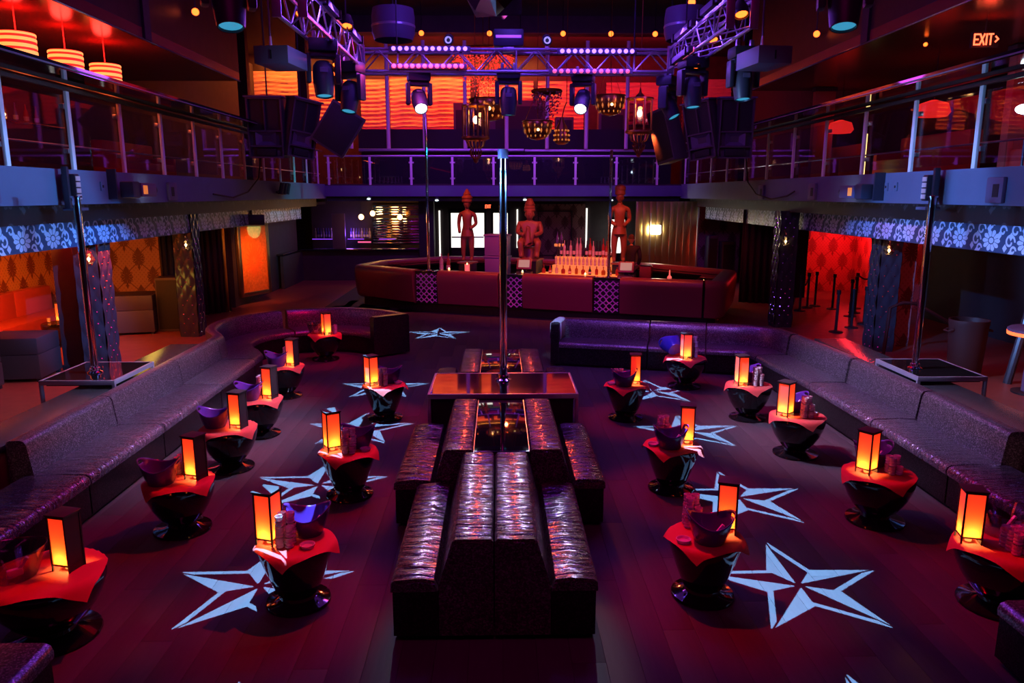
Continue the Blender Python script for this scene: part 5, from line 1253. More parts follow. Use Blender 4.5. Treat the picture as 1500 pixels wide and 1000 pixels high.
# ================================================================== FIXTURES ON THE BALCONY FRONTS
def fascia_projector(lab, side, y, z):
    X = LX if side < 0 else RX
    r = thing('star_projector', lab, 'projector', (X - side * 0.26, y, z), 0 if side < 0 else 0)
    obj('body', box(nb(), -0.13, 0.13, -0.30, 0.24, -0.11, 0.11, 0.02), M['grey_box'], r); obj('rear_fan', box(nb(), -0.11, 0.11, -0.55, -0.30, -0.13, 0.13, 0.03), M['fixture'], r)
    obj('lens_barrel', tube(nb(), (0, 0.24, 0), (0, 0.40, 0), 0.085, 0.075, 14), M['fixture'], r); obj('lens', ball(nb(), (0, 0.40, 0), 0.07, 1, 0.7, 1, 12, 8), M['lens_white'], r)
    obj('amber_panel', box(nb(), -side * 0.131 - 0.003, -side * 0.131 + 0.003, -0.25, -0.10, -0.07, 0.07), M['amber'], r)
    obj('bracket', box(nb(), side * 0.10 - 0.02, side * 0.26, -0.62, -0.58, -0.15, 0.32), M['fixture'], r)
    obj('clamp', box(nb(), side * 0.10, side * 0.26, -0.1, 0.06, -0.03, 0.03), M['fixture'], r)
fascia_projector('grey star projector with a lit lens clamped to the left balcony front', -1, 12.9, 3.27); fascia_projector('grey star projector with a lit lens clamped to the right balcony front', 1, 13.6, 3.24)
def flood(lab, side, y, z=3.28):
    X = LX if side < 0 else RX; r = thing('flood_lamp', lab, 'lamp', (X - side * 0.14, y, z))
    obj('back_plate', box(nb(), -0.04, 0.04, -0.16, -0.10, -0.28, 0.30, 0.01), M['fixture'], r); obj('head', box(nb(), -0.10, 0.10, -0.08, 0.05, -0.18, 0.20, 0.02), M['fixture'], r)
    for q in range(4): obj('led_bank', box(nb(), -side * 0.106 - 0.006, -side * 0.106 + 0.006, -0.07, 0.04, -0.15 + q * 0.085, -0.085 + q * 0.085, 0.003), M['white_metal'], r)
    obj('shelf', box(nb(), -0.10, 0.12, -0.1, 0.16, -0.31, -0.27), M['fascia'], r)
flood('striped flood lamp on the left balcony front above the left pole', -1, 11.0); flood('striped flood lamp on the right balcony front above the right pole', 1, 11.35)
for side, ys, nm in ((-1, (9.4, 14.6), 'left'), (1, (10.0, 15.9, 19.0), 'right')):
    X = LX if side < 0 else RX
    for y in ys:
        c = thing('wall_box', 'small dark socket box on the %s balcony front, %s from the near end' % (nm, ordn(ys.index(y))), 'box', (X - side * 0.03, y, 3.28), 0, 'socket boxes on the %s balcony front' % nm)
        obj('body', box(nb(), -0.03, 0.03, -0.17, 0.17, -0.2, 0.14, 0.02), M['grey_box'], c); obj('insert', box(nb(), -side * 0.033 - 0.003, -side * 0.033 + 0.003, -0.1, 0.02, -0.12, 0.05), M['matt_black'], c)
    for y, nf in (((12.1, 'nearer'), (12.5, 'farther')) if side < 0 else ((12.6, 'nearer'), (12.9, 'farther'))):
        c = thing('junction_plate', 'tiny switch plate on the %s balcony front, the %s of two' % (nm, nf), 'plate', (X - side * 0.01, y, 3.32)); obj('plate', box(nb(), -0.012, 0.012, -0.05, 0.05, -0.07, 0.07, 0.004), M['fascia'], c); obj('knob', box(nb(), -side * 0.014 - 0.006, -side * 0.014 + 0.006, -0.015, 0.015, -0.02, 0.02), M['matt_black'], c)
def cable(lab, pts): tag(obj('cable', wire(nb(), pts, 0.018, 6), M['matt_black']), lab, 'cable')
cable('loose black cable drooping over the right balcony front near the speakers', [(RX - 0.05, 20.5, 4.6), (RX - 0.06, 20.0, 3.5), (RX - 0.06, 19.3, 3.2), (RX - 0.06, 18.2, 3.08), (RX - 0.06, 17.2, 3.16), (RX - 0.06, 16.8, 3.26)])
cable('loose black cable drooping over the left balcony front below the speakers', [(LX + 0.05, 20.3, 4.5), (LX + 0.06, 19.8, 3.6), (LX + 0.06, 18.9, 3.25), (LX + 0.06, 17.8, 3.12), (LX + 0.06, 16.6, 3.2)])
for lab, x, y, z in (('little lamp cluster on the left balcony front near its far end', LX + 0.15, 21.7, 3.25),):
    c = thing('lamp_cluster', lab, 'lamp', (x, y, z))
    for q in range(3): obj('lamp_can', tube(nb(), (0, q * 0.3 - 0.3, -0.05), (0.05, q * 0.3 - 0.25, 0.25), 0.07, n=8), M['fixture'], c)
    obj('bar', tube(nb(), (-0.05, -0.5, 0), (-0.05, 0.5, 0), 0.03, n=6), M['fixture'], c); obj('bracket', box(nb(), -0.15, 0, -0.05, 0.05, -0.05, 0.05), M['fixture'], c)
spot('yellow_ledge', (-7.0, 8.0, 2.7), (-5.2, 8.3, 0.7), 300, (1.0, 0.55, 0.05), 45, 0.6)
area('painting_orange', (-6.3, 21.4, 2.0), (-7.3, 22.5, 1.2), 14, (1.0, 0.22, 0.02), 0.5, 0.5, 90)  # added unseen lamp that brightens the orange of the painting

# ================================================================== THE RIG
def truss(lab, p0, p1, w_=0.30, seg=0.6, plate=(True, True)):
    """Box truss between two points: four chords, zigzag braces, end plates."""
    p0, p1 = Vector(p0), Vector(p1); L = (p1 - p0).length; d = (p1 - p0).normalized()
    r = thing('lighting_truss', lab, 'truss', p0, math.atan2(d.y, d.x), 'aluminium trusses over the floor')
    h = w_ / 2
    for sy in (-1, 1):
        for sz in (-1, 1): obj('chord', tube(nb(), (0, sy * h, sz * h), (L, sy * h, sz * h), 0.024, n=8), M['alu'], r)
    n = max(1, round(L / seg)); st = L / n
    bm = nb(); tube(bm, (0, 0, -h), (st / 2, 0, h), 0.011, n=6); up = None
    for sy in (-1, 1):
        for k in range(n):
            for a, b, za, zb in ((k * st, (k + .5) * st, -h, h), ((k + .5) * st, (k + 1) * st, h, -h)):
                if up is None: o = obj('brace', tube(nb(), (a, sy * h, za), (b, sy * h, zb), 0.012, n=6), M['alu'], r); up = o.data; a0, sy0 = a, sy
                else:
                    me = up; o = put('brace', up, r, (a - a0, (sy - sy0) * h, 0))
                    if za > zb: o.scale = (1, 1, -1)
    for sz in (-1, 1):
        bmz = nb()
        for k in range(n): tube(bmz, (k * st, -h, sz * h), ((k + 1) * st, h, sz * h), 0.011, n=6)
        obj('cross_bracing', bmz, M['alu'], r)
    bm.free()
    for x in (0, L):
        pp = obj('end_plate', box(nb(), x - 0.012, x + 0.012, -h - 0.04, -h + 0.06, -h - 0.04, h + 0.04, 0.004), M['alu'], r)
        obj('end_plate', box(nb(), x - 0.012, x + 0.012, h - 0.06, h + 0.04, -h - 0.04, h + 0.04, 0.004), M['alu'], r)
    for k in range(1, n, 3): obj('upright', tube(nb(), (k * st, -h, -h), (k * st, -h, h), 0.014, n=6), M['alu'], r)
    for x in (L * 0.12, L * 0.88): obj('hanging_cable', tube(nb(), (x, 0, h), (x, 0, 9.25 - p0.z), 0.012, n=5), M['fixture'], r)
    return r
TZ = 5.27
truss('long truss hanging across the dance floor, behind the moving heads', (-2.2, 12.65, TZ), (2.78, 12.65, TZ), 0.33)
truss('left truss running from the cross truss toward the viewer', (-2.25, 12.3, TZ), (-2.25, 8.7, TZ), 0.30)
truss('right truss running from the cross truss toward the viewer', (2.83, 12.3, TZ), (2.83, 9.2, TZ), 0.30)
LEDM = {}
def led_bar(lab, p0, p1, n, m, lamp=None, face=(0, -1, 0)):
    p0, p1 = Vector(p0), Vector(p1); d = p1 - p0; r = thing('led_bar', lab, 'lamp', p0, math.atan2(d.y, d.x), 'LED bars on the trusses'); L = d.length
    obj('housing', box(nb(), -0.03, L + 0.03, 0.0, 0.07, -0.04, 0.04, 0.008), M['grey_box'], r)
    if m not in LEDM:
        bm = nb(); ball(bm, (0, 0, 0), 0.034, 1, 0.7, 1, 8, 6); o = obj('led', bm, M[m], r); LEDM[m] = o.data; o.location = (L / n / 2, -0.012, 0); s = 1
    else: s = 0
    for k in range(s, n): put('led', LEDM[m], r, (L / n * (k + .5), -0.012, 0))
    for q in (0.1, 0.9): obj('bracket', box(nb(), L * q - 0.02, L * q + 0.02, 0.02, 0.09, -0.06, 0.05), M['fixture'], r)
    if lamp:
        q = area('led_bar_glow', p0 + d / 2 + Vector((0, -0.12, 0)) if abs(d.x) > abs(d.y) else p0 + d / 2 + Vector((0.1 if p0.x < 0 else -0.1, 0, 0)), p0 + d / 2 + Vector(lamp[2]), lamp[0], lamp[1], 1.2, 0.1)
VI = (0.25, 0.08, 1.0)
led_bar('bright violet LED bar on the left half of the cross truss', (-1.68, 12.42, 5.43), (-0.46, 12.42, 5.43), 12, 'led_violet', (26, VI, (0, -3, -4)))
led_bar('pink-red LED bar under the left half of the cross truss', (-1.68, 12.42, 5.17), (-0.52, 12.42, 5.17), 12, 'led_red', (18, (1.0, 0.05, 0.2), (0, -3, -4)))
led_bar('bright violet LED bar on the right half of the cross truss', (0.96, 12.42, 5.40), (2.16, 12.42, 5.40), 12, 'led_violet', (26, VI, (0, -3, -4)))
led_bar('dim red LED bar under the right half of the cross truss', (0.84, 12.42, 5.10), (2.1, 12.42, 5.10), 12, 'led_red_dim')
led_bar('violet LED bar along the far part of the left truss', (-2.08, 11.9, 5.44), (-2.08, 10.9, 5.44), 10, 'led_violet', (22, VI, (2, -1, -3)))
led_bar('violet LED bar along the near part of the left truss', (-2.08, 10.3, 5.44), (-2.08, 9.4, 5.44), 10, 'led_violet', (22, VI, (2, -1, -3)))
led_bar('violet LED bar along the upper edge of the right truss', (2.64, 10.6, 5.44), (2.64, 11.7, 5.44), 12, 'led_violet', (22, VI, (-2, -1, -3)))
led_bar('violet LED bar along the near end of the right truss', (2.64, 9.4, 5.46), (2.64, 10.25, 5.46), 8, 'led_violet', None)
led_bar('pale violet LED bar along the lower edge of the right truss', (2.64, 10.7, 5.13), (2.64, 11.8, 5.13), 12, 'led_red_dim', None)

def moving_head(lab, loc, pan, tilt, sc=1.0, lens='lens_dim', hang=True):
    r = thing('moving_head', lab, 'lamp', loc, pan, 'moving head lamps of the rig'); r.scale = (sc, sc, sc)
    obj('base', box(nb(), -0.19, 0.19, -0.15, 0.15, 0.26, 0.42, 0.04), M['fixture'], r)
    y = obj('yoke', box(nb(), -0.17, 0.17, -0.09, 0.09, 0.19, 0.26, 0.02), M['fixture'], r)
    for s in (-1, 1): obj('yoke_arm', box(nb(), s * 0.185 - 0.035, s * 0.185 + 0.035, -0.08, 0.08, -0.12, 0.24, 0.025), M['fixture'], r)
    h = obj('head', lathe(nb(), [(0, 0.17), (0.09, 0.165), (0.125, 0.12), (0.135, 0.02), (0.135, -0.08), (0.12, -0.22), (0.112, -0.27), (0.10, -0.27), (0.095, -0.25), (0, -0.245)], 18), M['fixture'], r)
    h.rotation_euler = (tilt, 0, 0); h.location = (0, 0, -0.02)
    l = obj('lens', lathe(nb(), [(0, -0.262), (0.06, -0.26), (0.098, -0.25)], 18), M[lens], h)
    obj('rear_label', box(nb(), -0.05, 0.05, -0.142, -0.134, 0.0, 0.06), M['grey_box'], h)
    for s in (-1, 1): obj('hook_clamp', box(nb(), s * 0.1 - 0.025, s * 0.1 + 0.025, -0.03, 0.03, 0.42, 0.52, 0.01), M['alu'], r)
    if hang: obj('hanging_rod', tube(nb(), (0, 0, 0.5), (0, 0, (9.2 - loc[2]) / sc), 0.02, n=6), M['fixture'], r)
    return r
T = R_
moving_head('big moving head hanging from above at the top left, near the viewer', (-2.50, 7.5, 5.03), 0.4, T(-14), 1.12)
moving_head('big moving head hanging from above at the top right, near the viewer', (3.27, 7.5, 5.05), -0.3, T(-14), 1.12)
moving_head('moving head with a blue lens under the left truss, beside the grey box', (-2.25, 10.2, 4.72), 0.3, T(-10), 1.0, hang=False)
moving_head('moving head at the corner of the left truss, above the tilted speaker', (-2.25, 12.0, 4.72), -0.35, T(-16), 1.05, hang=False)
moving_head('moving head with a blazing white lens on the left half of the truss', (-1.27, 12.65, 4.72), 0.25, T(-48), 0.95, 'lens_white', False)
moving_head('dark moving head pointing straight down at the middle of the truss', (0.17, 12.65, 4.74), 0.0, 0.0, 1.0, hang=False)
moving_head('moving head with a blazing white lens on the right half of the truss', (1.37, 12.65, 4.72), -0.3, T(-48), 0.95, 'lens_white', False)
moving_head('slanted dark moving head at the right end of the cross truss', (2.75, 12.65, 4.66), 0.9, T(-30), 0.95, hang=False)
moving_head('blue-lit moving head under the right truss, over the right speakers', (2.83, 11.4, 4.72), 0.25, T(-10), 1.0, hang=False)
moving_head('red-lit moving head beside the grey box on the right', (3.25, 10.4, 4.70), 0.1, T(-10), 0.95)
for x, y0, tgt in ((-1.30, 12.3, (-0.35, 5.6, 0.6)), (1.36, 12.3, (0.35, 5.6, 0.6))):
    spot('moving_head_beam', (x, y0 - 0.1, 4.5), tgt, 750, (0.70, 0.78, 1.0), 11, 0.7, 0.10)
for lab, x, y, s in (('grey box with a slot hanging on a cable left of the left truss', -2.68, 9.4, -1), ('grey box with a slot hanging on a cable right of the right truss', 3.28, 9.3, 1)):
    c = thing('ballast_box', lab, 'box', (x, y, 4.82), 0.12 * s, 'grey hanging boxes')
    obj('body', box(nb(), -0.21, 0.21, 0, 0.62, -0.10, 0.10, 0.008), M['grey_box'], c); obj('slot', box(nb(), -0.01, 0.01, -0.004, 0, -0.05, 0.05), M['matt_black'], c)
    obj('hook', tube(nb(), (-0.08, 0.2, 0.10), (-0.08, 0.2, 0.24), 0.025, 0.015, 8), M['alu'], c); obj('cable', tube(nb(), (-0.08, 0.2, 0.22), (-0.12, 0.2, 4.4), 0.012, n=5), M['grey_box'], c)
def par(lab, loc, hang, sc=1.0, face=(0, -0.35, -1), mk='lens_orange'):
    f = Vector(face).normalized(); q = f.to_track_quat('Z', 'Y').to_matrix().to_4x4()
    r = thing('par_lamp', lab, 'lamp', loc, 0, 'orange spot lamps'); 
    obj('can', lathe(nb(), [(0, -0.14), (0.05, -0.14), (0.085, -0.05), (0.09, 0.05), (0.082, 0.05), (0.08, 0.02), (0, 0.0)], 14), M['fixture'], r).matrix_local = q @ Matrix.Scale(sc, 4)
    obj('lens', lathe(nb(), [(0, 0.045), (0.07, 0.03)], 14), M[mk], r).matrix_local = q @ Matrix.Scale(sc, 4)
    obj('yoke', tube(nb(), (0, 0, 0.03), (0, 0, hang), 0.012, n=5), M['fixture'], r)
def rw(k): return ordn(k)
for k, x in enumerate((-3.55, -2.30, -0.25, 0.68, 1.97, 3.42, 4.76)):
    par('small orange-lit spot high at the back, %s from the left of the row' % rw(k), (x, 24.0, 7.95), 1.2, 1.1, (-x * 0.04, -1, -0.2))
par('orange-lit spot high above the left balcony', (-6.0, 16.0, 6.75), 0.8, 1.0, (0.3, -1, -0.25)); par('orange-lit spot alone high up, right of the mirror gem', (3.4, 14.0, 6.5), 2.4, 0.9, (-0.2, -1, -0.25)); par('orange-lit spot above the right balcony beside the big moving head', (6.45, 16.0, 6.38), 2.5, 0.9, (-0.3, -1, -0.25))
par('tiny orange spot at the upper right under the ceiling', (6.2, 12.0, 6.3), 2.6, 0.5, (-0.3, -1, -0.25)); par('tiny orange spot high on the right soffit', (7.6, 10.5, 5.78), 0.07, 0.5, (-0.3, -1, -0.5)); par('tiny orange spot on the soffit near the exit sign', (7.5, 13.8, 5.78), 0.07, 0.5, (-0.3, -1, -0.5)); 
par('orange can lamp on the left truss, nearer one', (-2.42, 9.9, 5.40), -0.15, 0.9, (0.0, -0.5, -1)); par('orange can lamp on the left truss, farther one', (-2.02, 10.75, 5.44), -0.2, 0.9, (0.0, -0.5, -1)); par('dim orange can lamp at the far end of the left truss', (-2.35, 11.5, 5.05), 0.2, 0.6, (0, -0.7, -1))
par('orange can lamp at the near end of the right truss', (2.86, 9.35, 5.30), 0.15, 1.0, (0.0, -0.5, -1)); par('orange can lamp halfway along the right truss', (2.80, 10.3, 5.19), 0.2, 0.8, (0.0, -0.6, -1)); par('orange can lamp low on the right truss', (2.85, 11.3, 5.02), 0.2, 0.7, (0, -0.7, -1))

# loudspeaker stacks
def pa_box(lab, loc, rz, tilt, W=0.78, H=1.32, D=0.7, roll=0.0):
    r = thing('hung_speaker', lab, 'speaker', loc, rz, 'hung loudspeaker boxes'); r.rotation_euler = (tilt, roll, rz)
    t = 0.035; w_, h = W / 2, H / 2
    bm = nb(); box(bm, -w_, w_, 0.12, D, -h, h, 0.01)
    for a, b, c, d in ((-w_, w_, h - t, h), (-w_, w_, -h, -h + t), (-w_, -w_ + t, -h, h), (w_ - t, w_, -h, h), (-w_, w_, -h * 0.10 - t / 2, -h * 0.10 + t / 2), (-w_, w_, -h * 0.60 - t / 2, -h * 0.60 + t / 2), (-t * .3, t * .3, -h * 0.10, h * 0.9)):
        box(bm, a, b, 0.0, 0.13, c, d)
    obj('cabinet', bm, M['speaker'], r)
    obj('mesh_grille', box(nb(), -w_ + t, w_ - t, 0.10, 0.116, -h * 0.10, h - t), M['matt_black'], r)
    obj('horn', lathe(nb(), [(0.10, 0.0), (0.17, 0.04), (0.27, 0.10)], 4, a0=PI / 4), M['grey_box'], r).matrix_local = Matrix.Translation((0, 0.13, -h * 0.35)) @ Matrix.Rotation(R_(90), 4, 'X') @ Matrix.Diagonal((1.2, 0.75, 1, 1))
    obj('port_plate', box(nb(), -w_ * 0.55, w_ * 0.55, 0.0, 0.118, -h * 0.92, -h * 0.68, 0.01), M['matt_black'], r)
    for s in (-1, 1): obj('woofer', lathe(nb(), [(0.15, 0.0), (0.06, -0.05), (0, -0.04)], 16), M['matt_black'], r).matrix_local = Matrix.Translation((s * w_ * 0.48, 0.118, h * 0.4)) @ Matrix.Rotation(R_(90), 4, 'X')
    obj('top_lid', box(nb(), -w_ - 0.03, w_ + 0.03, -0.05, D, h, h + 0.035, 0.005), M['grey_box'], r)
    return r
pa_box('front-facing hung loudspeaker at the end of the left balcony', (-5.25, 17.6, 4.66), 0.05, 0.06)
pa_box('angled hung loudspeaker next to the front-facing one on the left', (-4.40, 17.75, 4.64), 0.65, 0.10, 0.64, 1.28, 0.5, 0.16)
pa_box('front-facing hung loudspeaker at the end of the right balcony', (5.42, 17.6, 4.66), -0.05, 0.06)
pa_box('angled hung loudspeaker next to the front-facing one on the right', (4.60, 17.75, 4.62), -0.65, 0.10, 0.64, 1.28, 0.5, -0.16)
def dark_box(lab, loc, rot, sx, sy, sz):
    r = thing('hung_speaker', lab, 'speaker', loc, 0, 'hung loudspeaker boxes'); r.rotation_euler = rot
    obj('cabinet', box(nb(), -sx, sx, -sy, sy, -sz, sz, 0.02), M['speaker'], r); obj('grille', box(nb(), -sx * 0.9, sx * 0.9, -sy - 0.015, -sy, -sz * 0.9, sz * 0.9, 0.006), M['matt_black'], r); obj('handle', box(nb(), -0.1, 0.1, sy, sy + 0.03, -0.03, 0.03), M['matt_black'], r)
dark_box('black loudspeaker tilted on its corner, right of the left speaker stack', (-3.70, 18.1, 4.68), (0.1, R_(33), 0.2), 0.42, 0.3, 0.52)
dark_box('slanted dark red-lit loudspeaker side left of the right speaker stack', (4.0, 18.3, 4.55), (0.1, R_(-14), -0.9), 0.26, 0.26, 0.62)
for x, y, nm in ((-5.25, 17.9, 'left'), (-4.5, 17.9, 'left'), (5.42, 17.9, 'right'), (4.7, 17.9, 'right'), (-3.7, 18.1, 'left'), (4.0, 18.3, 'right')):
    tag(obj('hanging_chain', tube(nb(), (x, y, 4.85 if abs(x) < 4.1 else 5.05), (x, y, 9.25), 0.018, n=6), M['fixture']), 'thin dark chain over the %s speaker stack, %s from the side wall' % (nm, 'first' if abs(x) > 5.2 else 'second' if abs(x) > 4.45 else 'third'), 'chain', 'speaker chains')
for x, y, nm in ((-1.75, 13.4, 'left'), (3.15, 13.3, 'right')):
    c = thing('round_duct', 'violet-lit round drum of ductwork above the %s truss corner' % nm, 'duct', (x, y, 5.95)); obj('shell', lathe(nb(), [(0.32, -0.22), (0.36, -0.1), (0.36, 0.15), (0.34, 0.28)], 24), M['grey_box'], c); obj('band', lathe(nb(), [(0.365, -0.02), (0.37, 0.0), (0.365, 0.02)], 24), M['alu'], c); obj('rod', tube(nb(), (0, 0, 0.28), (0, 0, 3.3), 0.012, n=5), M['fixture'], c); obj('lid', lathe(nb(), [(0, 0.28), (0.34, 0.28)], 24), M['grey_box'], c)

# striped drum pendants over the left balcony
for k, (y, z) in enumerate(((11.69, 5.34), (12.95, 5.31), (14.21, 5.31))):
    r = thing('drum_pendant', 'striped red and gold drum lamp, %s from the near end of the left balcony' % ordn(k), 'lamp', (-7.0, y, z), 0, 'striped drum pendants')
    obj('shade', lathe(nb(), [(0.242, -0.155), (0.25, 0.0), (0.242, 0.155), (0.23, 0.155), (0.235, -0.155)], 28), M['shade_red'], r)
    for zz, hh in ((-0.125, 0.06), (-0.035, 0.05), (0.055, 0.045), (0.128, 0.032)): obj('gold_band', lathe(nb(), [(0.253, zz - hh / 2), (0.256, zz), (0.253, zz + hh / 2)], 28), M['shade_gold'], r)
    obj('diffuser', lathe(nb(), [(0, -0.15), (0.235, -0.15)], 28), M['shade_gold'], r); obj('cord', tube(nb(), (0, 0, 0.1), (0, 0, 5.86 - z), 0.01, n=5), M['shade_red'], r); obj('top_disc', lathe(nb(), [(0, 0.14), (0.25, 0.14)], 28), M['shade_red'], r)
    point('drum_light', (-7.0, y, z - 0.3), 10, (1.0, 0.12, 0.03), 0.15); point('drum_uplight', (-7.0, y, z + 0.3), 14, (1.0, 0.03, 0.02), 0.15)

# pierced Moroccan lanterns
def bowl_lamp(lab, loc, R, H, hang):
    r = thing('bowl_lantern', lab, 'lantern', loc, 0, 'pierced bowl lanterns')
    prof = [(R, 0.0), (R * 1.03, -H * 0.12), (R * 0.97, -H * 0.40), (R * 0.78, -H * 0.72), (R * 0.48, -H * 0.93), (R * 0.12, -H), (0, -H)]
    obj('bowl', lathe(nb(), prof, 28), M['copper'], r); obj('rim', lathe(nb(), [(R * 1.0, 0), (R * 1.08, 0.012), (R * 1.05, 0.03), (R * 0.98, 0.02)], 28), M['copper'], r)
    bm = nb()
    for k in range(14):
        a = 2 * PI * k / 14
        for (zc, hh, wd, rad) in ((-H * .22, H * .11, .035, 1.04), (-H * .50, H * .16, .045, .945), (-H * .78, H * .09, .035, .74)):
            rr2 = R * rad + 0.004; t = Vector((-math.sin(a), math.cos(a), 0)); o = Vector((math.cos(a) * rr2, math.sin(a) * rr2, zc)); dn = R * (0.0 if zc > -H * .3 else (0.14 if zc > -H * .6 else 0.2))
            up = Vector((math.cos(a) * dn * hh / H, math.sin(a) * dn * hh / H, hh))
            bm.faces.new([bm.verts.new(o + up), bm.verts.new(o + t * wd * R * 1.6), bm.verts.new(o - up), bm.verts.new(o - t * wd * R * 1.6)])
    obj('pierced_panes', bm, M['amber'], r)['kind'] = 'stuff'
    b = nb(); ball(b, (0.0, -R * 0.98, -H * .48), R * .09, u=8, v=6); obj('bright_pane', b, M['amber_hot'], r)
    for k in range(3): obj('chain', tube(nb(), (R * math.cos(k * 2.09 + .5), R * math.sin(k * 2.09 + .5), 0.02), (0, 0, R * 2.2), 0.006, n=4), M['copper'], r)
    obj('rod', tube(nb(), (0, 0, R * 2.2), (0, 0, hang), 0.006, n=4), M['copper'], r)
bowl_lamp('copper bowl lantern left of the dark middle moving head', (-0.20, 17.9, 5.30), 0.45, 0.46, 3.9)
bowl_lamp('low copper bowl lantern right of the centre pole', (0.86, 17.0, 4.74), 0.32, 0.38, 4.4)
bowl_lamp('dim copper bowl lantern behind the tall right lantern', (2.52, 17.6, 5.35), 0.33, 0.42, 3.9)
def tall_lamp(lab, loc, W, H):
    r = thing('tall_lantern', lab, 'lantern', loc, 0.2, 'tall pierced lanterns'); n = 8
    for k in range(n):
        a = 2 * PI * k / n; c_, s_ = math.cos(a) * W, math.sin(a) * W
        obj('bar', tube(nb(), (c_, s_, -H / 2), (c_, s_, H / 2), 0.022, n=6), M['copper'], r)
        am_ = a + PI / n; q = Vector((math.cos(am_), math.sin(am_), 0)) * W * math.cos(PI / n); t = Vector((-math.sin(am_), math.cos(am_), 0)) * W * 0.24
        bm = nb(); bm.faces.new([bm.verts.new(q - t + Vector((0, 0, -H * .42))), bm.verts.new(q + t + Vector((0, 0, -H * .42))), bm.verts.new(q + t + Vector((0, 0, H * .42))), bm.verts.new(q - t + Vector((0, 0, H * .42)))])
        obj('pane', bm, M['tint_v'], r)
    obj('cap', lathe(nb(), [(W * 1.08, H / 2), (W * 1.08, H / 2 + .03), (W * .4, H / 2 + .06), (.03, H / 2 + .14), (0, H / 2 + .28)], 16), M['copper'], r)
    obj('base_ring', lathe(nb(), [(W * 1.12, -H / 2 + .02), (W * 1.12, -H / 2 - .02), (W * .8, -H / 2 - .06)], 16), M['copper'], r)
    for k in range(14):
        a = 2 * PI * k / 14; f = lambda R2, z: (math.cos(a) * R2, math.sin(a) * R2, z)
        obj('basket_wire', wire(nb(), [f(W * .8, -H / 2 - .04), f(W * .62, -H / 2 - .18), f(W * .38, -H / 2 - .22), f(W * .5, -H / 2 - .28), f(W * .42, -H / 2 - .36), f(W * .14, -H / 2 - .46)], 0.012, 5), M['copper'], r)
    obj('finial', lathe(nb(), [(0.06, -H / 2 - .44), (0.05, -H / 2 - .5), (0, -H / 2 - .54)], 8), M['copper'], r)
    b = nb(); ball(b, (0, 0, 0.05), 0.06, 1, 1, 1.4, 10, 8); point('lantern_bulb', (loc[0], loc[1] - 0.0, loc[2] + 0.2), 5, (1.0, 0.42, 0.06), 0.05); obj('bulb', b, M['amber_hot'], r); obj('rod', tube(nb(), (0, 0, H / 2 + .28), (0, 0, 9.25 - loc[2]), 0.008, n=4), M['copper'], r)
M['tint_v'] = thin_glass('violet_pane', (0.55, 0.35, 0.8), 0.25)
tall_lamp('tall glass-sided lantern in front of the violet posts, left of the centre pole', (-0.48, 16.6, 4.70), 0.27, 0.64)
tall_lamp('tall glass-sided lantern at the right, between the truss and the speakers', (3.02, 16.6, 4.84), 0.27, 0.66)
r = thing('small_lantern', 'small dark bell-shaped lantern beside the low copper bowl', 'lantern', (1.40, 17.1, 4.55)); obj('body', lathe(nb(), [(0, .30), (.04, .28), (.06, .20), (.12, .10), (.17, -.12), (.15, -.24), (.08, -.28), (0, -.28)], 12), M['copper'], r)
bm = nb()
for k in range(12):
    a = 2 * PI * k / 12
    for z, R2 in ((.02, .15), (-.08, .168), (-.18, .166)): ball(bm, (math.cos(a) * R2, math.sin(a) * R2, z), .022, u=6, v=4)
obj('glowing_dots', bm, M['amber'], r)['kind'] = 'stuff'; obj('strap', wire(nb(), [(0, 0, .28), (.05, 0, .5), (.1, 0, .62)], .012, 5), M['matt_black'], r); obj('rod', tube(nb(), (.1, 0, .6), (.1, 0, 4.6), .008, n=4), M['copper'], r)
# chandeliers of beads
def chandelier(lab, loc, R, H, m, n):
    r = thing('bead_chandelier', lab, 'chandelier', loc, 0, 'bead chandeliers'); bm = nb(); rnd = random.Random(3)
    for k in range(n):
        a = rnd.random() * 2 * PI; q = math.sqrt(rnd.random()); z0 = 0; L = H * (0.25 + 0.75 * math.cos(q * PI / 2)); zz = -rnd.random() * L
        bmesh.ops.create_icosphere(bm, subdivisions=0, radius=0.022, matrix=Matrix.Translation((math.cos(a) * q * R, math.sin(a) * q * R, zz)))
    o = obj('beads', bm, m, r); o['kind'] = 'stuff'
    obj('ring', lathe(nb(), [(R, 0), (R * 1.04, .03), (R, .06), (R * .96, .03)], 24), M['copper'], r); obj('plate', lathe(nb(), [(0, .05), (R, .05)], 24), M['copper'], r); obj('rod', tube(nb(), (0, 0, .05), (0, 0, 9.25 - loc[2]), .012, n=5), M['copper'], r)
chandelier('big red bead chandelier glowing behind the middle of the truss', (-0.40, 21.5, 6.95), 0.85, 1.2, M['bead'], 900)
chandelier('small dim crystal chandelier left of the right bright moving head', (1.15, 18.5, 5.55), 0.36, 0.8, mat('smoky_bead', (.3, .15, .2), .1, coat=.5), 220)
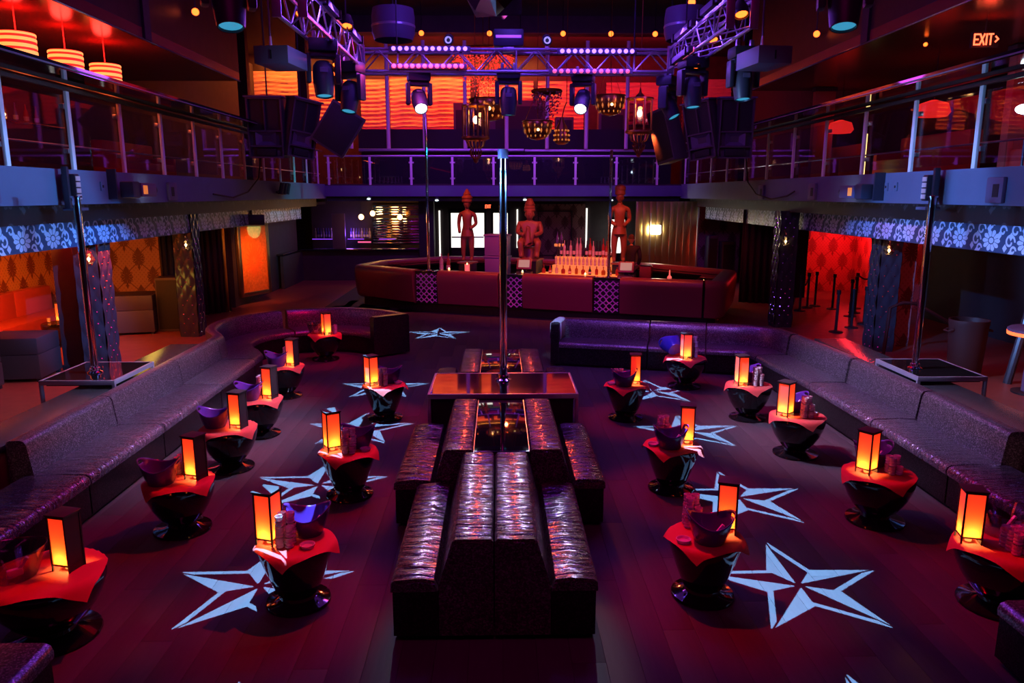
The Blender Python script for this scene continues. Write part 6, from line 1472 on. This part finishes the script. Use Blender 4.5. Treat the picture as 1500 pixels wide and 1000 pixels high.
# mirrored gem ball at the top
r = thing('mirror_gem', 'large faceted mirrored gem hanging at the top edge of the picture', 'ornament', (-0.02, 10.5, 5.95))
bm = nb(); bmesh.ops.create_icosphere(bm, subdivisions=1, radius=0.46)
fs = list(bm.faces)
for f in fs: bmesh.ops.poke(bm, faces=[f])
bm.verts.ensure_lookup_table()
for v in bm.verts:
    if len(v.link_faces) == 3: v.co *= 1.5
me_ = bpy.data.meshes.new('facets'); obj('facets', bm, M['mirror'], r, 1); obj('rod', tube(nb(), (0, 0, .4), (0, 0, 2.9), .02, n=6), M['fixture'], r)
c = thing('wash_lamp', 'dark wash lamp standing on the middle of the cross truss', 'lamp', (0.17, 12.65, 5.62)); obj('body', box(nb(), -.24, .24, -.1, .1, -.12, .14, .03), M['fixture'], c); obj('violet_bar', box(nb(), -.2, .2, -.115, -.1, .0, .04, .005), M['bar_glow'], c); obj('bracket', box(nb(), -.09, .09, -.06, .06, -.2, -.12, .01), M['alu'], c)
for x, lab in ((-0.78, 'left'), (0.78, 'right')):
    c = thing('pinspot', 'round white-ringed pin spot on top of the cross truss, %s of the middle' % lab, 'lamp', (x, 12.6, 5.60)); obj('can', tube(nb(), (0, .14, .04), (0, -.05, -.02), .075, .08, 12), M['fixture'], c); obj('ring', lathe(nb(), [(.03, 0), (.052, 0), (.056, .02), (.035, .015)], 14), M['rim_white'], c).matrix_local = Matrix.Translation((0, -.06, -.02)) @ Matrix.Rotation(R_(90), 4, 'X'); obj('clamp', box(nb(), -.03, .03, -.02, .05, -.17, -.05), M['alu'], c)
exit_sign('bright EXIT sign with an arrow, high up over the right balcony', (7.55, 12.2, 5.55), R_(-8), 1.0, True)
tag(obj('sign_rod', tube(nb(), (7.55, 12.2, 5.67), (7.55, 12.2, 5.86), .012, n=5), M['matt_black']), 'short rod holding the EXIT sign over the right balcony', 'rod')
point('exit_glow', (7.5, 12.05, 5.5), 3, (1.0, .05, .02), .1)

# ================================================================== BALCONY INTERIORS
def sofa_up(lab, x, y, L, side):
    r = thing('balcony_sofa', lab, 'sofa', (x, y, 3.5), 0, 'red sofas on the balconies'); s = side
    obj('seat', box(nb(), -.35, .35, -L / 2, L / 2, 0, .45, .04), M['red_seat'], r); obj('backrest', box(nb(), s * .35 - .14, s * .35 + .14, -L / 2, L / 2, 0, .95, .05), M['red_seat'], r)
    for q in (-1, 1): obj('arm', box(nb(), -.35, .35, q * L / 2 - .08, q * L / 2 + .08, .08, .62, .04), M['red_seat'], r)
for k, (x, y, L, s, lab) in enumerate(((9.0, 16.3, 2.6, 1, 'red sofa seen through the right railing glass, middle of the balcony'), (9.1, 11.8, 2.6, 1, 'tufted dark red sofa at the near end of the right balcony'), (8.9, 20.5, 2.4, 1, 'red sofa at the far end of the right balcony'), (-9.0, 10.6, 2.6, -1, 'dark red sofa at the near end of the left balcony'), (-9.0, 19.5, 2.6, -1, 'orange-lit red sofa at the far end of the left balcony'))): sofa_up(lab, x, y, L, s)
bb = thing('balcony_bar', 'back bar with bottles seen through the left railing glass', 'bar', (-9.3, 14.6, 3.5)); obj('cabinet', box(nb(), -.3, .3, -1.6, 1.6, 0, 1.0, .02), M['wall_dark'], bb); obj('top', box(nb(), -.35, .35, -1.65, 1.65, 1.0, 1.05, .01), M['gloss_black'], bb)
for k in range(8): bottle(k % 2, .36, .045, '%s bottle, %s along the left balcony bar' % (words_[('bottle_red', 'bottle_amber', 'bottle_blue')[k % 3]], ordn(k)), (-9.2, 13.4 + k * .33, 4.55), 'bottles on the left balcony bar', True, ('bottle_red', 'bottle_amber', 'bottle_blue')[k % 3])
for k, (x, y, z, lab) in enumerate(((-8.6, 11.9, 4.55, 'left bar top, nearer'), (-8.7, 12.3, 4.5, 'left bar top, farther'), (-7.9, 11.3, 4.1, 'left railing table'), (-9.1, 14.55, 4.6, 'left bar front'))):
    c = thing('tealight', 'tiny amber candle behind the railing glass, %s' % lab, 'candle', (x, y, z)); obj('cup', lathe(nb(), [(0, -.05), (.03, -.05), (.04, 0), (0, 0)], 8), M['wax'], c); obj('flame', lathe(nb(), [(0, 0), (.028, .04), (0, .1)], 8), M['amber_hot'], c)
    if k < 3: obj('stand', tube(nb(), (0, 0, 3.5 - z), (0, 0, -.05), .04, n=8), M['matt_black'], c)
tag(obj('light_tube', tube(nb(), (8.4, 17.6, 3.5), (8.4, 17.6, 4.55), .045, n=8), mat('yellow_tube', (1, .9, .5), .4, emit=(1., .75, .25), es=1.6)), 'upright pale yellow light tube behind the right railing', 'lamp')
for k, (y, lab) in enumerate(((15.3, 'middle'), (19.4, 'far'))):
    c = thing('scallop_lamp', 'red scalloped hanging lamp behind the %s part of the right railing' % lab, 'lamp', (8.6, y, 4.9)); obj('shade', lathe(nb(), [(.05, .12), (.26, .05), (.32, -.12), (.26, -.2), (0, -.12)], 10), M['shade_red'], c); obj('cord', tube(nb(), (0, 0, .1), (0, 0, .96), .01, n=5), M['matt_black'], c)
bm = nb(); ball(bm, (0, 0, 0), .09, 1.4, 1, .8, 12, 8)
c = thing('blue_spot', 'dazzling blue-white spot lamp behind the near right railing glass', 'lamp', (7.7, 11.3, 4.42)); obj('lens', bm, M['lens_white'], c); obj('can', tube(nb(), (.05, .03, 0), (.2, .12, .04), .1, n=10), M['fixture'], c); obj('stem', tube(nb(), (.12, .08, 0), (.12, .08, -.88), .02, n=6), M['fixture'], c)
for lab, x, y in (('tall red-lit pillar board on the right balcony', 9.6, 14.2), ('tall red-lit pillar board near the right soffit end', 8.3, 19.8), ('narrow red-lit board on the left balcony', -9.3, 12.5)):
    c = thing('pillar_board', lab, 'board', (x, y, 3.5)); obj('board', box(nb(), -.25, .25, -.1, .1, 0, 2.3, .01), mat('red_board', (.5, .12, .08), .5), c); obj('cap', box(nb(), -.28, .28, -.13, .13, 2.25, 2.34), M['wall_dark'], c)
area('balcony_red_left', (-8.4, 12.0, 5.7), (-8.9, 12, 3.5), 40, (1.0, .0, .02), 2, 12); area('balcony_red_right', (8.7, 13.0, 5.7), (9.3, 13, 3.5), 40, (1.0, .0, .02), 2, 12)
spot('railing_white_left', (2.0, 8.0, 4.4), (-6.2, 10.6, 4.2), 420, (.45, .6, 1.0), 22, .8); spot('railing_white_right', (-1.5, 8.0, 4.4), (6.6, 11.6, 4.2), 420, (.45, .6, 1.0), 24, .8)
for k in list(BOT.values()): drop(k)
for p in (TP, CP, LP, BP, BB, BC): drop(p)
